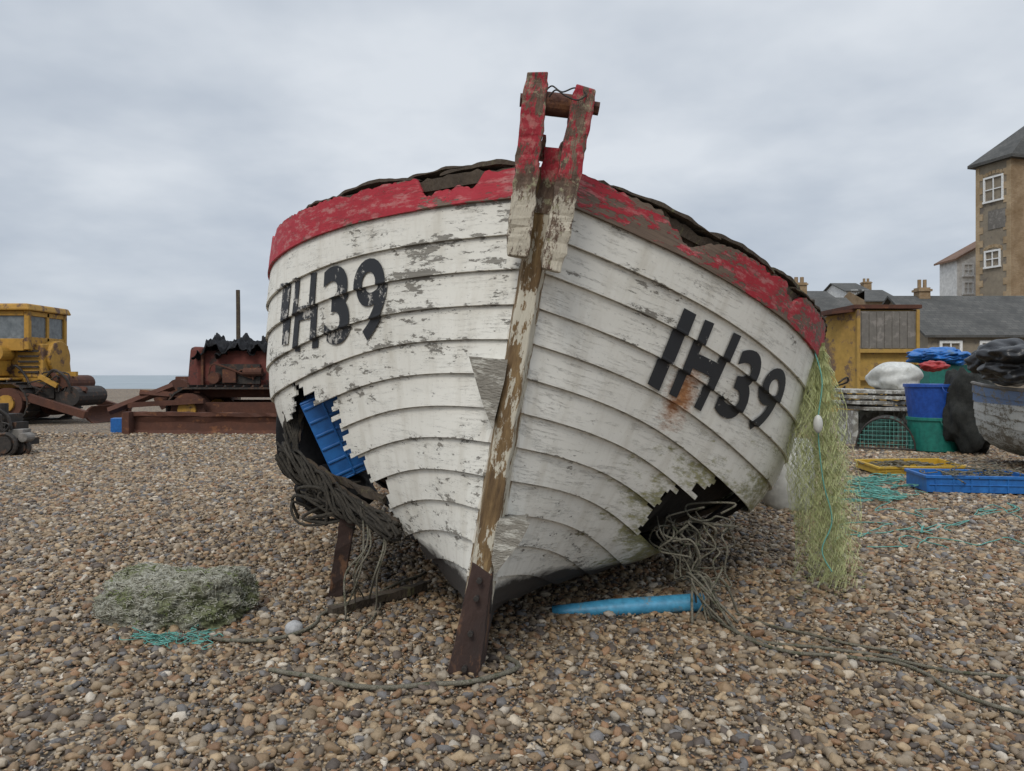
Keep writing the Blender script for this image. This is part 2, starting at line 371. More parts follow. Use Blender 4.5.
def hullpaint(name,paint,paint2,under,peel,bottom=None,band=None,moss=True,rustspot=None,sidebias=(.035,0),worn=None):
    m,nt,b=newmat(name); tc=nt.nodes.new('ShaderNodeTexCoord').outputs['Object']
    at=N(nt,'ShaderNodeAttribute',attribute_name='gu').outputs['Vector']; pv=N(nt,'ShaderNodeAttribute',attribute_name='pv').outputs['Fac']
    big=noi(nt,tc,1.3,3,.5); med=noi(nt,at,4.5,10,.74,(1,1.7,1)); fine=noi(nt,at,26,6,.72,(1,1.7,1),(2,1,0)); grain=noi(nt,at,10,5,.6,(1,14,1))
    col=ramp(nt,big,[(.3,paint),(.7,paint2)])
    if worn: col=mix(nt,step(nt,noi(nt,at,14,7,.75,(1,2,1),(8,8,0)),.5,.62),col,worn)
    str_=noi(nt,at,7,5,.65,(2.5,.35,1),(4,0,0)); col=mix(nt,math_(nt,'MULTIPLY',step(nt,str_,.48,.8),.45),col,tuple(x*.5 for x in paint) if worn else (.36,.31,.22))
    speck=noi(nt,at,60,4,.7,None,(1,5,0)); col=mix(nt,math_(nt,'MULTIPLY',step(nt,speck,.6,.7),.5),col,tuple(x*.45 for x in paint))
    sx=nt.nodes.new('ShaderNodeSeparateXYZ'); nt.links.new(tc,sx.inputs[0])
    isl=math_(nt,'LESS_THAN',sx.outputs[0],0.0)
    left=math_(nt,'ADD',math_(nt,'MULTIPLY',isl,sidebias[0]-sidebias[1]),sidebias[1])
    edge=math_(nt,'MULTIPLY',math_(nt,'POWER',math_(nt,'ABSOLUTE',math_(nt,'SUBTRACT',math_(nt,'MULTIPLY',pv,2),1)),5),.045)
    v=math_(nt,'ADD',math_(nt,'ADD',math_(nt,'ADD',math_(nt,'MULTIPLY',med,.6),math_(nt,'MULTIPLY',fine,.4)),edge),math_(nt,'ADD',left,math_(nt,'MULTIPLY',math_(nt,'SUBTRACT',big,.5),.30)))
    pk=step(nt,v,peel,peel+.01)
    cr=noi(nt,at,3.2,7,.75,(1,9,1),(3,7,0)); ck=math_(nt,'MULTIPLY',step(nt,math_(nt,'ABSOLUTE',math_(nt,'SUBTRACT',cr,.5)),.006,.002),step(nt,med,.45,.52))
    pk=math_(nt,'MAXIMUM',pk,math_(nt,'MULTIPLY',ck,.7))
    wood=ramp(nt,grain,[(.3,tuple(x*.5 for x in under)),(.7,under)])
    col=mix(nt,pk,col,wood)
    lap_shade=step(nt,math_(nt,'ADD',pv,math_(nt,'MULTIPLY',fine,.2)),.22,.13)
    if not worn: col=mix(nt,math_(nt,'MULTIPLY',lap_shade,.85),col,(.06,.05,.035))  # shadow line beneath each plank lap, painted into the colour
    if moss:
        # algae gathers on the turn of the bilge of the +x side
        mz=math_(nt,'ADD',sx.outputs[2],math_(nt,'MULTIPLY',math_(nt,'SUBTRACT',big,.5),.8))
        mm=math_(nt,'MULTIPLY',step(nt,mz,1.2,.65),step(nt,sx.outputs[0],.2,.75))
        mm2=math_(nt,'ADD',math_(nt,'ADD',math_(nt,'MULTIPLY',med,.75),math_(nt,'MULTIPLY',fine,.5)),math_(nt,'MULTIPLY',math_(nt,'SUBTRACT',1.0,pv),.10))
        thr=math_(nt,'SUBTRACT',.87,math_(nt,'MULTIPLY',mm,.30))
        mf=math_(nt,'MULTIPLY',math_(nt,'SUBTRACT',mm2,thr),9,True)
        col=mix(nt,math_(nt,'MULTIPLY',mf,.85),col,mix(nt,step(nt,fine,.42,.58),(.10,.105,.02),(.28,.26,.09)))
    if rustspot:
        mp=nt.nodes.new('ShaderNodeVectorMath'); mp.operation='SUBTRACT'; nt.links.new(tc,mp.inputs[0]); mp.inputs[1].default_value=rustspot
        mz_=nt.nodes.new('ShaderNodeVectorMath'); mz_.operation='MULTIPLY'; nt.links.new(mp.outputs[0],mz_.inputs[0]); mz_.inputs[1].default_value=(1,1,.55)
        vd=nt.nodes.new('ShaderNodeVectorMath'); vd.operation='LENGTH'; nt.links.new(mz_.outputs[0],vd.inputs[0])
        rr_=math_(nt,'ADD',vd.outputs['Value'],math_(nt,'MULTIPLY',math_(nt,'SUBTRACT',fine,.5),.28)); col=mix(nt,math_(nt,'MULTIPLY',step(nt,rr_,.12,.03),.95),col,mix(nt,step(nt,fine,.4,.6),(.26,.09,.02),(.50,.21,.06)))
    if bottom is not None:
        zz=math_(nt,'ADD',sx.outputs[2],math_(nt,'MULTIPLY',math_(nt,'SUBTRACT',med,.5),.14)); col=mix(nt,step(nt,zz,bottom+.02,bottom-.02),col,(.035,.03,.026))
    if band is not None:
        zz=math_(nt,'ADD',sx.outputs[2],math_(nt,'MULTIPLY',math_(nt,'SUBTRACT',med,.5),.05)); col=mix(nt,math_(nt,'MULTIPLY',step(nt,zz,band[0],band[0]+.02),math_(nt,'SUBTRACT',1.0,pk)),col,band[1])
    nt.links.new(col,b.inputs['Base Color']); b.inputs['Roughness'].default_value=.7
    hh=math_(nt,'ADD',math_(nt,'MULTIPLY',pk,-.6),math_(nt,'MULTIPLY',grain,.3)); bump(nt,b,hh,.7,.004)
    return m
def inpoly(u,v,P):
    c=False;j=len(P)-1
    for i in range(len(P)):
        if (P[i][1]>v)!=(P[j][1]>v) and u<(P[j][0]-P[i][0])*(v-P[i][1])/(P[j][1]-P[i][1])+P[i][0]: c=not c
        j=i
    return c
# ---------- main boat ----------
BM=boat_frame(Vector((-.187,3.09,0)),radians(9.7),radians(3.3)); BI=BM.inverted()
boat=empty('fishing_boat',(0,0,0),'derelict clinker boat, peeling white paint, red gunwale, on shingle','boat'); boat.matrix_world=BM
hl=Hull()
def pix(x,q,side): return proj(BM@outer(hl,x,q,side))
def solve(u,v,side):
    best=None
    for x in np.linspace(.02,1.9,60):
        for q in np.linspace(0,1,60):
            a=pix(x,q,side); d=(a[0]-u)**2+(a[1]-v)**2
            if best is None or d<best[0]: best=(d,x,q)
    _,x0,q0=best; 
    for x in np.linspace(x0-.03,x0+.03,13):
        for q in np.linspace(q0-.015,q0+.015,13):
            a=pix(max(0,x),q,side); d=(a[0]-u)**2+(a[1]-v)**2
            if d<best[0]: best=(d,x,q)
    return best[1],best[2],best[0]**.5
LH=[(298,392),(334,388),(340,420),(348,450),(364,468),(386,488),(392,512),(412,535),(432,556),(456,590),(470,640),(200,640),(200,455),(282,436)]
RH=[(644,515),(652,502),(672,488),(700,484),(726,492),(745,512),(760,535),(800,560),(740,566),(705,572),(672,560),(655,545),(640,532)]
bx0=solve(486,168,-1)[0]; bx1=solve(414,176,-1)[0]
def hole(x,k,v_,side):
    if x>2.3: return False
    # each strake breaks at its own place, splintered along the grain
    jx=.045*noise.noise(Vector((k*5.3,side,v_*1.2)))+.05*noise.fractal(Vector((k*3.1,v_*6.5,side)),1,2,3)
    vv=.35+.3*v_+.16*noise.fractal(Vector((x*13,k,5)),1,2,3)
    c=hl.pt(max(.02,x+jx),QB[k]+(QB[k+1]-QB[k])*vv,side)
    u,v=proj(BM@c)
    return inpoly(u,v,LH if side<0 else RH)
def topq(x,side):
    n_=noise.fractal(Vector((x*4.5,side*4,1)),1,2,5); f=(.62 if side>0 else .32)*max(0,n_+.02)*1.5+.09*abs(noise.fractal(Vector((x*32,side,2)),1,2,3))
    if side<0:
        w_=min(max(0,(x-bx0)/.02),max(0,(bx1-x)/.03),1); f=max(f,w_*(.56+.3*noise.fractal(Vector((x*22,3,3)),1,2,3)))
    return QB[1]*min(.82,f)
st=[hl.L*(i/300)**1.45 for i in range(301)]
stb=[hl.L*(i/520)**1.4 for i in range(521)]
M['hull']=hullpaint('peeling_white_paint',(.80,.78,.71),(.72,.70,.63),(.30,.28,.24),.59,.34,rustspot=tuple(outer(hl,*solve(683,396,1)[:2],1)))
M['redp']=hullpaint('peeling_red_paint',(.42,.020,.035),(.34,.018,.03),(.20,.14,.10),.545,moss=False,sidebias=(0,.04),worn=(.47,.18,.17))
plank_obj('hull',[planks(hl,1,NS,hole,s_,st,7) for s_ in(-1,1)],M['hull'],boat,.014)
plank_obj('gunwale_band',[planks(hl,0,1,lambda *a:False,s_,stb,6,topq) for s_ in(-1,1)],M['redp'],boat,.02)
# added near-black lining: blocks light so the hull holes read dark
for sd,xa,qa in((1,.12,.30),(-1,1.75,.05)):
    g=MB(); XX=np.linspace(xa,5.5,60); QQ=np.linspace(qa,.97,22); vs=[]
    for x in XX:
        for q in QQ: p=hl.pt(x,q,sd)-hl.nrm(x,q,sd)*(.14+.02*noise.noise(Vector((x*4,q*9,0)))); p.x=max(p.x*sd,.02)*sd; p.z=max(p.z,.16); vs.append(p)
    g.add(vs,[(j*22+i,j*22+i+1,(j+1)*22+i+1,(j+1)*22+i) for j in range(59) for i in range(21)]); g.build('light_block_lining',['hold'],boat)
g=MB(); P=[hl.pt(hl.L,q,-1) for q in np.linspace(0,1,16)]+[hl.pt(hl.L,q,1) for q in np.linspace(1,0,16)]
g.add(P+[p+Vector((0,.04,0)) for p in P],[tuple(range(32))[::-1],tuple(range(32,64))]+[(i,(i+1)%32,(i+1)%32+32,i+32) for i in range(32)]); g.build('transom',['greywood'],boat)
for sd in(-1,1):
    g=MB(); vs=[];fs=[]
    for i,x in enumerate(np.linspace(.03,hl.L,400)):
        p=hl.pt(x,0,sd); n=hl.nrm(x,0,sd); n.z=0; n.normalize()
        hh=-.010+.030*max(0,noise.noise(Vector((x*4,sd,0)))+.2)+.018*noise.noise(Vector((x*19,sd,3)))+.016*noise.noise(Vector((x*50,sd,3)))
        o_=-.022+.006*noise.noise(Vector((x*9,sd,7)))
        pl=hl.pt(x,.075,sd)-hl.nrm(x,.075,sd)*.018
        vs+= [pl,p+n*o_+Vector((0,0,hh)),p-n*.09+Vector((0,0,hh+.01)),p-n*.10+Vector((0,0,-.15))]
        if i:
            a=(i-1)*4; fs+=[(a+j,a+(j+1)%4,a+4+(j+1)%4,a+4+j) for j in range(4)]
    g.add(vs,fs); g.build('gunwale_shelf',['oldwood'],boat)
g=MB(); vs=[];fs=[]; XX=np.linspace(.05,2.4,40); T=np.linspace(-1,1,25)
for x in XX:
    b_=hl.b(x)*.97
    for t in T: vs.append((t*b_,x-hl.rk*hl.zg(x),hl.zg(x)-.06+.05*(1-t*t)+.008*noise.noise(Vector((x*6,t*9,0)))))
fs=[(j*25+i,j*25+i+1,(j+1)*25+i+1,(j+1)*25+i) for j in range(39) for i in range(24)]; g.add(vs,fs); g.build('foredeck',['oldwood'],boat)
def edgeboard(sd,x0,x1,th,lift,inn=.0,wd=.13):
    g=MB(); vs=[];fs=[]; n_=int((x1-x0)/.012)+3
    for i in range(n_):
        k=i/(n_-1); x=x0+(x1-x0)*k; p=hl.pt(x,0,sd); n=hl.nrm(x,0,sd); n.z=0; n.normalize()
        p=p-n*(inn+.014*noise.noise(Vector((x*18,lift*90,0)))); e=.35+.65*math.sin(pi*min(1,max(0,k)))**.5
        t=th*(.75+.8*noise.noise(Vector((x*21,lift*50,2))))*e; l_=lift*math.sin(pi*k)+.007*noise.noise(Vector((x*30,1,lift)))
        up=Vector((0,0,1))
        vs+=[p+up*(l_),p+up*(l_+t),p-n*wd+up*(l_+t+.015),p-n*wd+up*(l_)]
        if i: a=(i-1)*4; fs+=[(a+j_,a+(j_+1)%4,a+4+(j_+1)%4,a+4+j_) for j_ in range(4)]
    n=len(vs); fs+=[(3,2,1,0),(n-4,n-3,n-2,n-1)]; g.add(vs,fs); g.build('broken_deck_board',['oldwood'],boat)
edgeboard(-1,.03,.22,.02,.014,.02); edgeboard(-1,.06,.36,.016,.034,.04); edgeboard(-1,.28,.66,.015,.030,.03); edgeboard(-1,.58,.85,.012,.014,.02)
edgeboard(1,.10,.40,.016,.012,.0); edgeboard(1,.34,.66,.02,.022,.01); edgeboard(1,.6,.88,.018,.03,.02); edgeboard(1,.8,1.2,.014,.010,.0); edgeboard(1,1.1,1.6,.010,.012,.0)
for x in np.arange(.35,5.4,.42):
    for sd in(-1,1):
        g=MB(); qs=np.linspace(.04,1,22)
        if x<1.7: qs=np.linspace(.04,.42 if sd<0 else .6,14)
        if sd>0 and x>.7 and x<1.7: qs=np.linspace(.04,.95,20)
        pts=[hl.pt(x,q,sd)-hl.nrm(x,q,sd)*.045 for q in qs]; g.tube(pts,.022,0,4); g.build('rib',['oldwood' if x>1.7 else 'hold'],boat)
g=MB(); g.beam((0,.05,.06),(0,5.6,.06),.10,.14,side=(1,0,0)); g.build('keel',['oldwood'],boat)
# stem
m,nt,b=newmat('stem_wood'); tc=nt.nodes.new('ShaderNodeTexCoord').outputs['Object']
gr=noi(nt,tc,7,6,.7,(4,4,.5)); fl=noi(nt,tc,9,9,.75,(2,2,.6),(3,2,1)); sx=nt.nodes.new('ShaderNodeSeparateXYZ'); nt.links.new(tc,sx.inputs[0])
edge=math_(nt,'MULTIPLY',step(nt,sx.outputs[0],-.02,.03),.08)
col=ramp(nt,gr,[(.3,(.07,.042,.022)),(.5,(.19,.12,.055)),(.7,(.36,.25,.12))]); col=mix(nt,step(nt,math_(nt,'ADD',fl,edge),.555,.58),col,(.56,.52,.42))
nt.links.new(col,b.inputs['Base Color']); b.inputs['Roughness'].default_value=.9; bump(nt,b,gr,.9,.01); M['stem']=m
m,nt,b=newmat('stem_head_paint'); tc=nt.nodes.new('ShaderNodeTexCoord').outputs['Object']
gr=noi(nt,tc,7,6,.7,(4,4,.5)); fl=noi(nt,tc,9,9,.8,(2,2,.7),(3,2,1)); li=noi(nt,tc,30,5,.7,None,(5,5,5)); sx=nt.nodes.new('ShaderNodeSeparateXYZ'); nt.links.new(tc,sx.inputs[0])
col=ramp(nt,gr,[(.3,(.055,.035,.026)),(.55,(.15,.10,.07)),(.7,(.3,.23,.16))]); col=mix(nt,math_(nt,'MULTIPLY',step(nt,li,.56,.62),.7),col,(.34,.33,.20))
zr=math_(nt,'ADD',sx.outputs[2],math_(nt,'MULTIPLY',math_(nt,'SUBTRACT',fl,.5),.35))
red=math_(nt,'MULTIPLY',step(nt,zr,1.93,1.95),step(nt,fl,.515,.495)); col=mix(nt,red,col,mix(nt,step(nt,li,.5,.6),(.35,.025,.038),(.42,.13,.12)))
wh=math_(nt,'MULTIPLY',step(nt,zr,1.90,1.88),step(nt,fl,.47,.50)); col=mix(nt,wh,col,(.54,.49,.39))
nt.links.new(col,b.inputs['Base Color']); b.inputs['Roughness'].default_value=.85; bump(nt,b,gr,1,.02); M['stemhead']=m
g=MB(); vs=[];fs=[]; nz=60
for i in range(nz+1):
    z=.02+i/nz*1.98; y=-hl.rk*z; a=.035+.007*noise.noise(Vector((z*8,0,0))); f=.085+.010*noise.noise(Vector((z*6,3,0)))
    vs+=[(-a,y-f,z),(a+.006*noise.noise(Vector((z*11,9,0))),y-f+.004,z),(.06,y+.05,z),(-.06,y+.05,z)]
    if i: q_=(i-1)*4; fs+=[(q_+j,q_+(j+1)%4,q_+4+(j+1)%4,q_+4+j) for j in range(4)]
fs+=[(3,2,1,0),tuple(nz*4+j for j in range(4))]; g.add(vs,fs); g.build('stem',['stem'],boat,bevel=.006)
g=MB(); vs=[];fs=[]
for i in range(25):
    k=i/24; z=-.05+k*.50; y=-hl.rk*z; a=.066*(1-k)+.040*k; f=.125*(1-k)+.095*k; j=.006*noise.fractal(Vector((k*9,0,0)),1,2,3); j2=.006*noise.fractal(Vector((k*9,5,0)),1,2,3)
    vs+=[(-a+j,y-f,z+(.02 if i==24 else 0)),(a+j2,y-f,z-(.02 if i==24 else 0)),(a+.010,y+.06,z),(-a-.010,y+.06,z)]
    if i: q_=(i-1)*4; fs+=[(q_+j_,q_+(j_+1)%4,q_+4+(j_+1)%4,q_+4+j_) for j_ in range(4)]
fs+=[(3,2,1,0),(96,97,98,99)]; g.add(vs,fs)
for z in(.06,.2,.34,.41): g.cyl((0,-hl.rk*z-.15+.06*z,z),(0,-hl.rk*z-.08,z),.011,1,8)
M['shoe']=pmat('dark_iron_shoe',(.065,.034,.026),(.03,.02,.017),5,.8,.8,0,(.15,.075,.04),.57,(1,1,.4))
g.build('stem_shoe',['shoe',M['dark']],boat,bevel=.006)
def cheek(a,b_,w0,w1,seed):
    g=MB(); p0=W(a[0],a[1],2.83);p1=W(b_[0],b_[1],2.76); ax=(p1-p0).normalized(); n=ax.cross(Vector((1,0,0))).normalized(); sd=n.cross(ax).normalized(); seg=40; vs=[];fs=[]
    for i in range(seg+1):
        k=i/seg; p=p0.lerp(p1,k); ww=w0+(w1-w0)*k; nz=lambda c:.008*noise.fractal(Vector((k*12,c*7,seed)),1,2,3)
        if k<.10: ww*=.8+.2*k/.1
        if k>.97: ww*=.9
        for c_,(x,y) in enumerate(((-1,-1),(1,-1),(1,1),(-1,1))): vs.append(p+sd*(x*ww/2+nz(c_))+n*(y*.05+nz(c_+9))+ax*(.03*noise.noise(Vector((c_*3.7,seed,k))) if i in(0,seg) else 0))
        if i:
            q_=(i-1)*4; fs+=[(q_+j,q_+(j+1)%4,q_+4+(j+1)%4,q_+4+j) for j in range(4)]
    fs+=[(3,2,1,0),tuple(seg*4+j for j in range(4))]; g.add(vs,fs)
    g.build('stem_cheek',['stemhead'],boat,inv=BI,bevel=.005)
cheek((517,257),(537,77),.09,.085,1); cheek((551,270),(585,89),.088,.08,5)
g=MB(); g.beam(W(545,215,2.88),W(553,150,2.86),.085,.08,0,6,.006,w1=.06)
g.beam(W(540,160,2.87),W(545,136,2.86),.03,.05,0,4,.004,w1=.012); g.beam(W(560,160,2.87),W(563,142,2.86),.03,.05,0,4,.004,w1=.012)
g.build('stem_head',['stemhead'],boat,inv=BI)
g=MB(); g.cyl(W(541,103,2.77),W(583,108,2.77),.042,0,20); g.cyl(W(521,100,2.77),W(598,109,2.77),.015,0,10); g.cyl(W(520,100,2.77),W(526,100.5,2.77),.024,0,6); g.cyl(W(593,108,2.77),W(599,109,2.77),.024,0,6)
g.build('roller',['rust'],boat,inv=BI,smooth=False)
g=MB(); g.tube(spline([W(545,92,2.73),W(552,86,2.72),W(562,92,2.70),W(575,88,2.72),W(586,94,2.71),W(578,100,2.70),W(566,96,2.70),W(556,90,2.7),W(549,97,2.72)]),.003,0,5); g.build('wire',['dark'],boat,inv=BI)
def prism(pix3,d,th,name,mat,tilt=0):
    g=MB(); a=[W(u,v,d) for u,v in pix3]; bk=[p+Vector((0,th,0)) for p in a]; n=len(a)
    g.add(a+bk,[tuple(range(n)),tuple(range(n,2*n))[::-1]]+[(i,(i+1)%n,(i+1)%n+n,i+n) for i in range(n)]); g.build(name,[mat],boat,inv=BI,bevel=.006)
M['wedge']=pmat('weathered_wedge',(.34,.315,.265),(.22,.20,.165),8,.9,1,c3=(.5,.48,.42),t3=.54,ms=(1,1,3))
prism([(471,358),(506,361),(503,380),(492,424),(483,400)],2.88,.19,'wooden_wedge','wedge')
prism([(499,519),(528,524),(520,540),(496,571),(493,560)],2.95,.19,'wooden_wedge','wedge')
# lettering: each glyph is laid on the planks between four corner points
def lettering(glyphs,side):
    for ch,corners in glyphs:
        cu=bpy.data.curves.new('txt','FONT'); cu.body=ch; cu.offset={'I':0,'H':.024,'3':.024,'9':.014}[ch]; cu.resolution_u=6
        to=bpy.data.objects.new('txt',cu); sc.collection.objects.link(to); bpy.context.view_layer.update()
        me=bpy.data.meshes.new_from_object(to.evaluated_get(bpy.context.evaluated_depsgraph_get())); bpy.data.objects.remove(to)
        bm=bmesh.new(); bm.from_mesh(me); bmesh.ops.triangulate(bm,faces=bm.faces[:])
        xs=[v.co.x for v in bm.verts]; ys=[v.co.y for v in bm.verts]; x0,x1,y0,y1=min(xs),max(xs),min(ys),max(ys)
        for v in bm.verts: v.co.x=(v.co.x-x0)/(x1-x0); v.co.y=(v.co.y-y0)/(y1-y0); v.co.z=0
        for ax,n in(((1,0,0),16),((0,1,0),60)):
            for i in range(1,n):
                bmesh.ops.bisect_plane(bm,geom=bm.verts[:]+bm.edges[:]+bm.faces[:],dist=1e-6,plane_co=Vector(ax)*(i/n+.0007),plane_no=ax)
        TL,TR,BL,BR=[solve(*c,side)[:2] for c in corners]
        for v in bm.verts:
            a,b_=v.co.x,v.co.y
            s_=(TL[0]*(1-a)+TR[0]*a)*b_+(BL[0]*(1-a)+BR[0]*a)*(1-b_); q=(TL[1]*(1-a)+TR[1]*a)*b_+(BL[1]*(1-a)+BR[1]*a)*(1-b_)
            v.co=outer(hl,s_,q,side,.0025)
        m2=bpy.data.meshes.new('painted_character'); bm.to_mesh(m2); bm.free(); m2.materials.append(M['letter'])
        o=bpy.data.objects.new('painted_character',m2); sc.collection.objects.link(o); o.parent=boat
m,nt,b=newmat('worn_black_paint'); tc=nt.nodes.new('ShaderNodeTexCoord').outputs['Object']
f1=noi(nt,tc,9,9,.78); sx=nt.nodes.new('ShaderNodeSeparateXYZ'); nt.links.new(tc,sx.inputs[0]); lf=math_(nt,'MULTIPLY',math_(nt,'LESS_THAN',sx.outputs[0],0.0),.03)
far=math_(nt,'MULTIPLY',step(nt,sx.outputs[0],-1.0,-1.35),.05)
col=mix(nt,step(nt,math_(nt,'ADD',math_(nt,'ADD',f1,lf),far),.61,.625),(.018,.02,.024),(.46,.44,.40)); nt.links.new(col,b.inputs['Base Color']); b.inputs['Roughness'].default_value=.6; M['letter']=m
lettering([('I',((281,284),(288,282),(282,345),(288,344))),('H',((293,279),(317,272),(295,352),(318,347))),('3',((324,269),(350,263),(327,346),(351,343))),('9',((355,261),(387,256),(357,343),(387,337)))],-1)
lettering([('I',((684,308),(696,314),(647,384),(659,391))),('H',((705,319),(741,336),(668,394),(701,411))),('3',((742,347),(766,353),(712,412),(737,424))),('9',((769,364),(790,372),(742,426),(762,434)))],1)
# ---------- things in / around the boat ----------
def crate(name,c,size,rot,mat,label,cat,group=None,wall=.012):
    g=MB(); l,w_,h=size; hz_=h/2
    g.box((0,0,.01),(l-.04,w_-.04,.02))
    for sx_,sy,dx,dy in((1,0,wall,w_),( -1,0,wall,w_),(0,1,l,wall),(0,-1,l,wall)):
        g.box((sx_*(l-wall)/2,sy*(w_-wall)/2,hz_),(dx if sx_ else l-2*wall,dy,h))
    for sy in(-1,1): g.box((0,sy*(w_/2+.008),h-.015),(l+.03,.016,.03)); 
    for sx_ in(-1,1): g.box((sx_*(l/2+.008),0,h-.0155),(.016,w_-.002,.029))
    for sy in(-1,1):
        for i in range(6): g.box((-l/2+l*(i+.5)/6,sy*(w_/2+.004),h*.42),(.015,.008,h*.8))
        g.box((0,sy*(w_/2+.005),h*.45),(l*.96,.01,.012))
    o=g.build(name,[mat],bevel=.004); o.location=c; o.rotation_euler=rot; return tag(o,label,cat,group)
crate('fish_crate',W(318,440,4.30),(.48,.36,.25),(radians(6),radians(66),radians(20)),'blue','blue plastic crate jammed inside the holed hull','crate')
g=MB(); g.blob(W(340,492,4.35),(.20,.25,.13),.25,1.6,4,0,3); g.blob(W(318,488,4.32),(.12,.2,.12),.3,1.6,4,0,5); g.blob(W(322,430,4.75),(.28,.15,.4),.2,1.6,4,0,7); tag(g.build('net_heap',['blackmatt'],base=W(330,480,4.6),smooth=True),'black netting and rubbish inside the holed hull','net')
def ropes(name,curves,r,mat,label,base,cat='rope',n=6):
    g=MB()
    for c in curves: g.tube(spline(c,7),r*R(.8,1.2),0,n)
    return tag(g.build(name,[mat],base=base,smooth=True),label,cat)
cs=[]
for i in range(24):
    a=[]; ph=R(0,6.28); sp_=R(.025,.10)
    for k in range(9):
        t=k/8; u=282+114*t; v=452+78*t+10*sin(t*3.1); d=4.2-.5*t
        rr_=sp_*(1-.35*t); a.append(W(u,v,d)+Vector((R(-.03,.03),cos(ph+k*1.6)*rr_*.6,sin(ph+k*1.6)*rr_+R(-.015,.015))))
    cs.append(a)
for i in range(9):
    cs.append([W(288+R(-6,8),396+R(0,20),4.3),W(290+R(-6,10),425,4.27),W(292+R(-8,10),455,4.22),W(300+R(-5,15),480+R(-8,8),4.2)])
for i in range(10):
    cs.append([W(R(290,370),R(470,520),4.1),W(R(290,370),R(480,520),4.0),W(R(290,380),R(490,535),3.95),W(R(290,380),R(490,535),3.95)])
ropes('rope_bundle',cs,.008,'darkrope','thick bundle of dark tarry rope slung along the broken bilge',W(340,480,4))
for (a,b_,w_) in(((292,452,4.22),(360,505,3.95),.035),((345,497,4.0),(398,524,3.72),.04),((303,398,4.3),(293,470,4.24),.03),((318,470,4.2),(385,500,3.8),.025)):
    g=MB(); g.beam(W(*a),W(*b_),w_,.03,0,12,.009); g.build('broken_timber',['oldwood'],boat,inv=BI)
g=MB(); g.beam(G(332,600)+Vector((0,.05,-.05)),W(349,514,3.95),.075,.05,0,8,.004); tag(g.build('wooden_prop',['shoe'],base=G(332,598)),'rusty brown timber prop shoring up the hull','prop')
g=MB(); g.beam(G(330,612,.03),G(425,585,.05),.05,.04,0,10,.007); tag(g.build('driftwood_stick',['oldwood'],base=G(360,605)),'weathered stick lying on pebbles beneath hull','stick')
cs=[]
for i in range(6):
    u0=R(352,396); cs.append([W(u0,R(500,520),3.85),W(u0+R(-8,8),545,3.75),W(u0+R(-22,0),575,3.7),G(u0-R(5,30),R(595,622),.02),G(u0-R(30,50),R(600,630),.02)])
ropes('hanging_rope',cs,.005,'rope','frayed grey ropes hanging from the broken bilge',W(370,560,3.8))
cs=[]
for i in range(13):
    u0=R(656,735); v0=R(506,530); a=[W(u0,v0,4.02+R(0,.08))]
    for k in range(4): a.append(W(u0+(702-u0)*k*.22+R(-18,18),v0+12+k*15+R(-9,9),3.88+R(-.05,.05)))
    a.append(W(706+R(-18,18),580+R(-8,8),3.74)); a.append(G(706+R(-14,34),616+R(-8,12),.02)); cs.append(a)
for i in range(6):
    a=[]; cu_=R(668,722); cv=R(515,542); n_=random.choice((5,6,7)); ph=R(0,6)
    for k in range(n_): ra=R(10,30); a.append(W(cu_+ra*cos(k*R(.7,1.1)+ph),cv+ra*.6*sin(k*.9+ph),3.93+R(-.07,.08)))
    cs.append(a)
ropes('rope_tangle',cs,.0058,'rope','tangle of grey green rope spilling from hull hole',W(700,580,3.9))
def groundrope(pts,r,mat,label,z=.022,name='rope',world=False):
    P=[]
    for u,v in pts: p=G(u,v,z); p.z=gz(p.x,p.y)+z; P.append(p)
    P=spline(P,10)
    P=[p+Vector((noise.noise(p*5)*.03,noise.noise(p*5+Vector((9,0,0)))*.03,0)) for p in P]
    g=MB(); g.tube(P,r,0,6); return tag(g.build(name,[mat],base=P[0],smooth=True),label,'rope')
groundrope([(700,600),(722,622),(760,640),(820,648),(880,652),(950,668),(1030,678)],.007,'rope','thin grey rope trailing over shingle')
groundrope([(712,590),(735,628),(790,652),(860,655),(905,660),(960,690),(1030,712)],.008,'rope','thick grey rope trailing over shingle')
groundrope([(705,605),(745,618),(800,632),(850,642),(900,650)],.006,'rope','thin grey rope trailing over shingle')
groundrope([(190,632),(235,640),(275,640),(310,628),(330,612),(365,600),(425,572)],.009,'rope','mossy rope running from net heap to boat')
groundrope([(270,672),(300,680),(330,686),(380,692),(440,690),(490,684),(518,672),(505,662)],.010,'rope','frayed rope lying before the stem foot')
groundrope([(360,640),(375,620),(380,600),(390,590)],.005,'rope','thin rope lying on pebbles beside hull')
g=MB(); a=G(552,612,.01); b_=G(703,602,.055); pts=[a.lerp(b_,k/10) for k in range(11)]
n_=18; vs=[];fs=[]
for i,p in enumerate(pts):
    r_=.030+.014*min(1,i/4); 
    for k in range(n_): th=2*pi*k/n_; vs.append(p+Vector((0,cos(th)*r_*1.2,sin(th)*r_)))
for p,r_ in((pts[-1],.036),(pts[-3],.034)):
    for k in range(n_): th=2*pi*k/n_; vs.append(p+Vector((0,cos(th)*r_*1.2,sin(th)*r_)))
for i in range(12): fs+=[(i*n_+k,i*n_+(k+1)%n_,(i+1)*n_+(k+1)%n_,(i+1)*n_+k) for k in range(n_)]
fs+=[tuple(range(n_))[::-1],tuple(12*n_+k for k in range(n_))]; g.add(vs,fs)
tag(g.build('plastic_pipe',['lblue'],base=a,smooth=True),'pale blue plastic pipe lying under the hull','pipe')
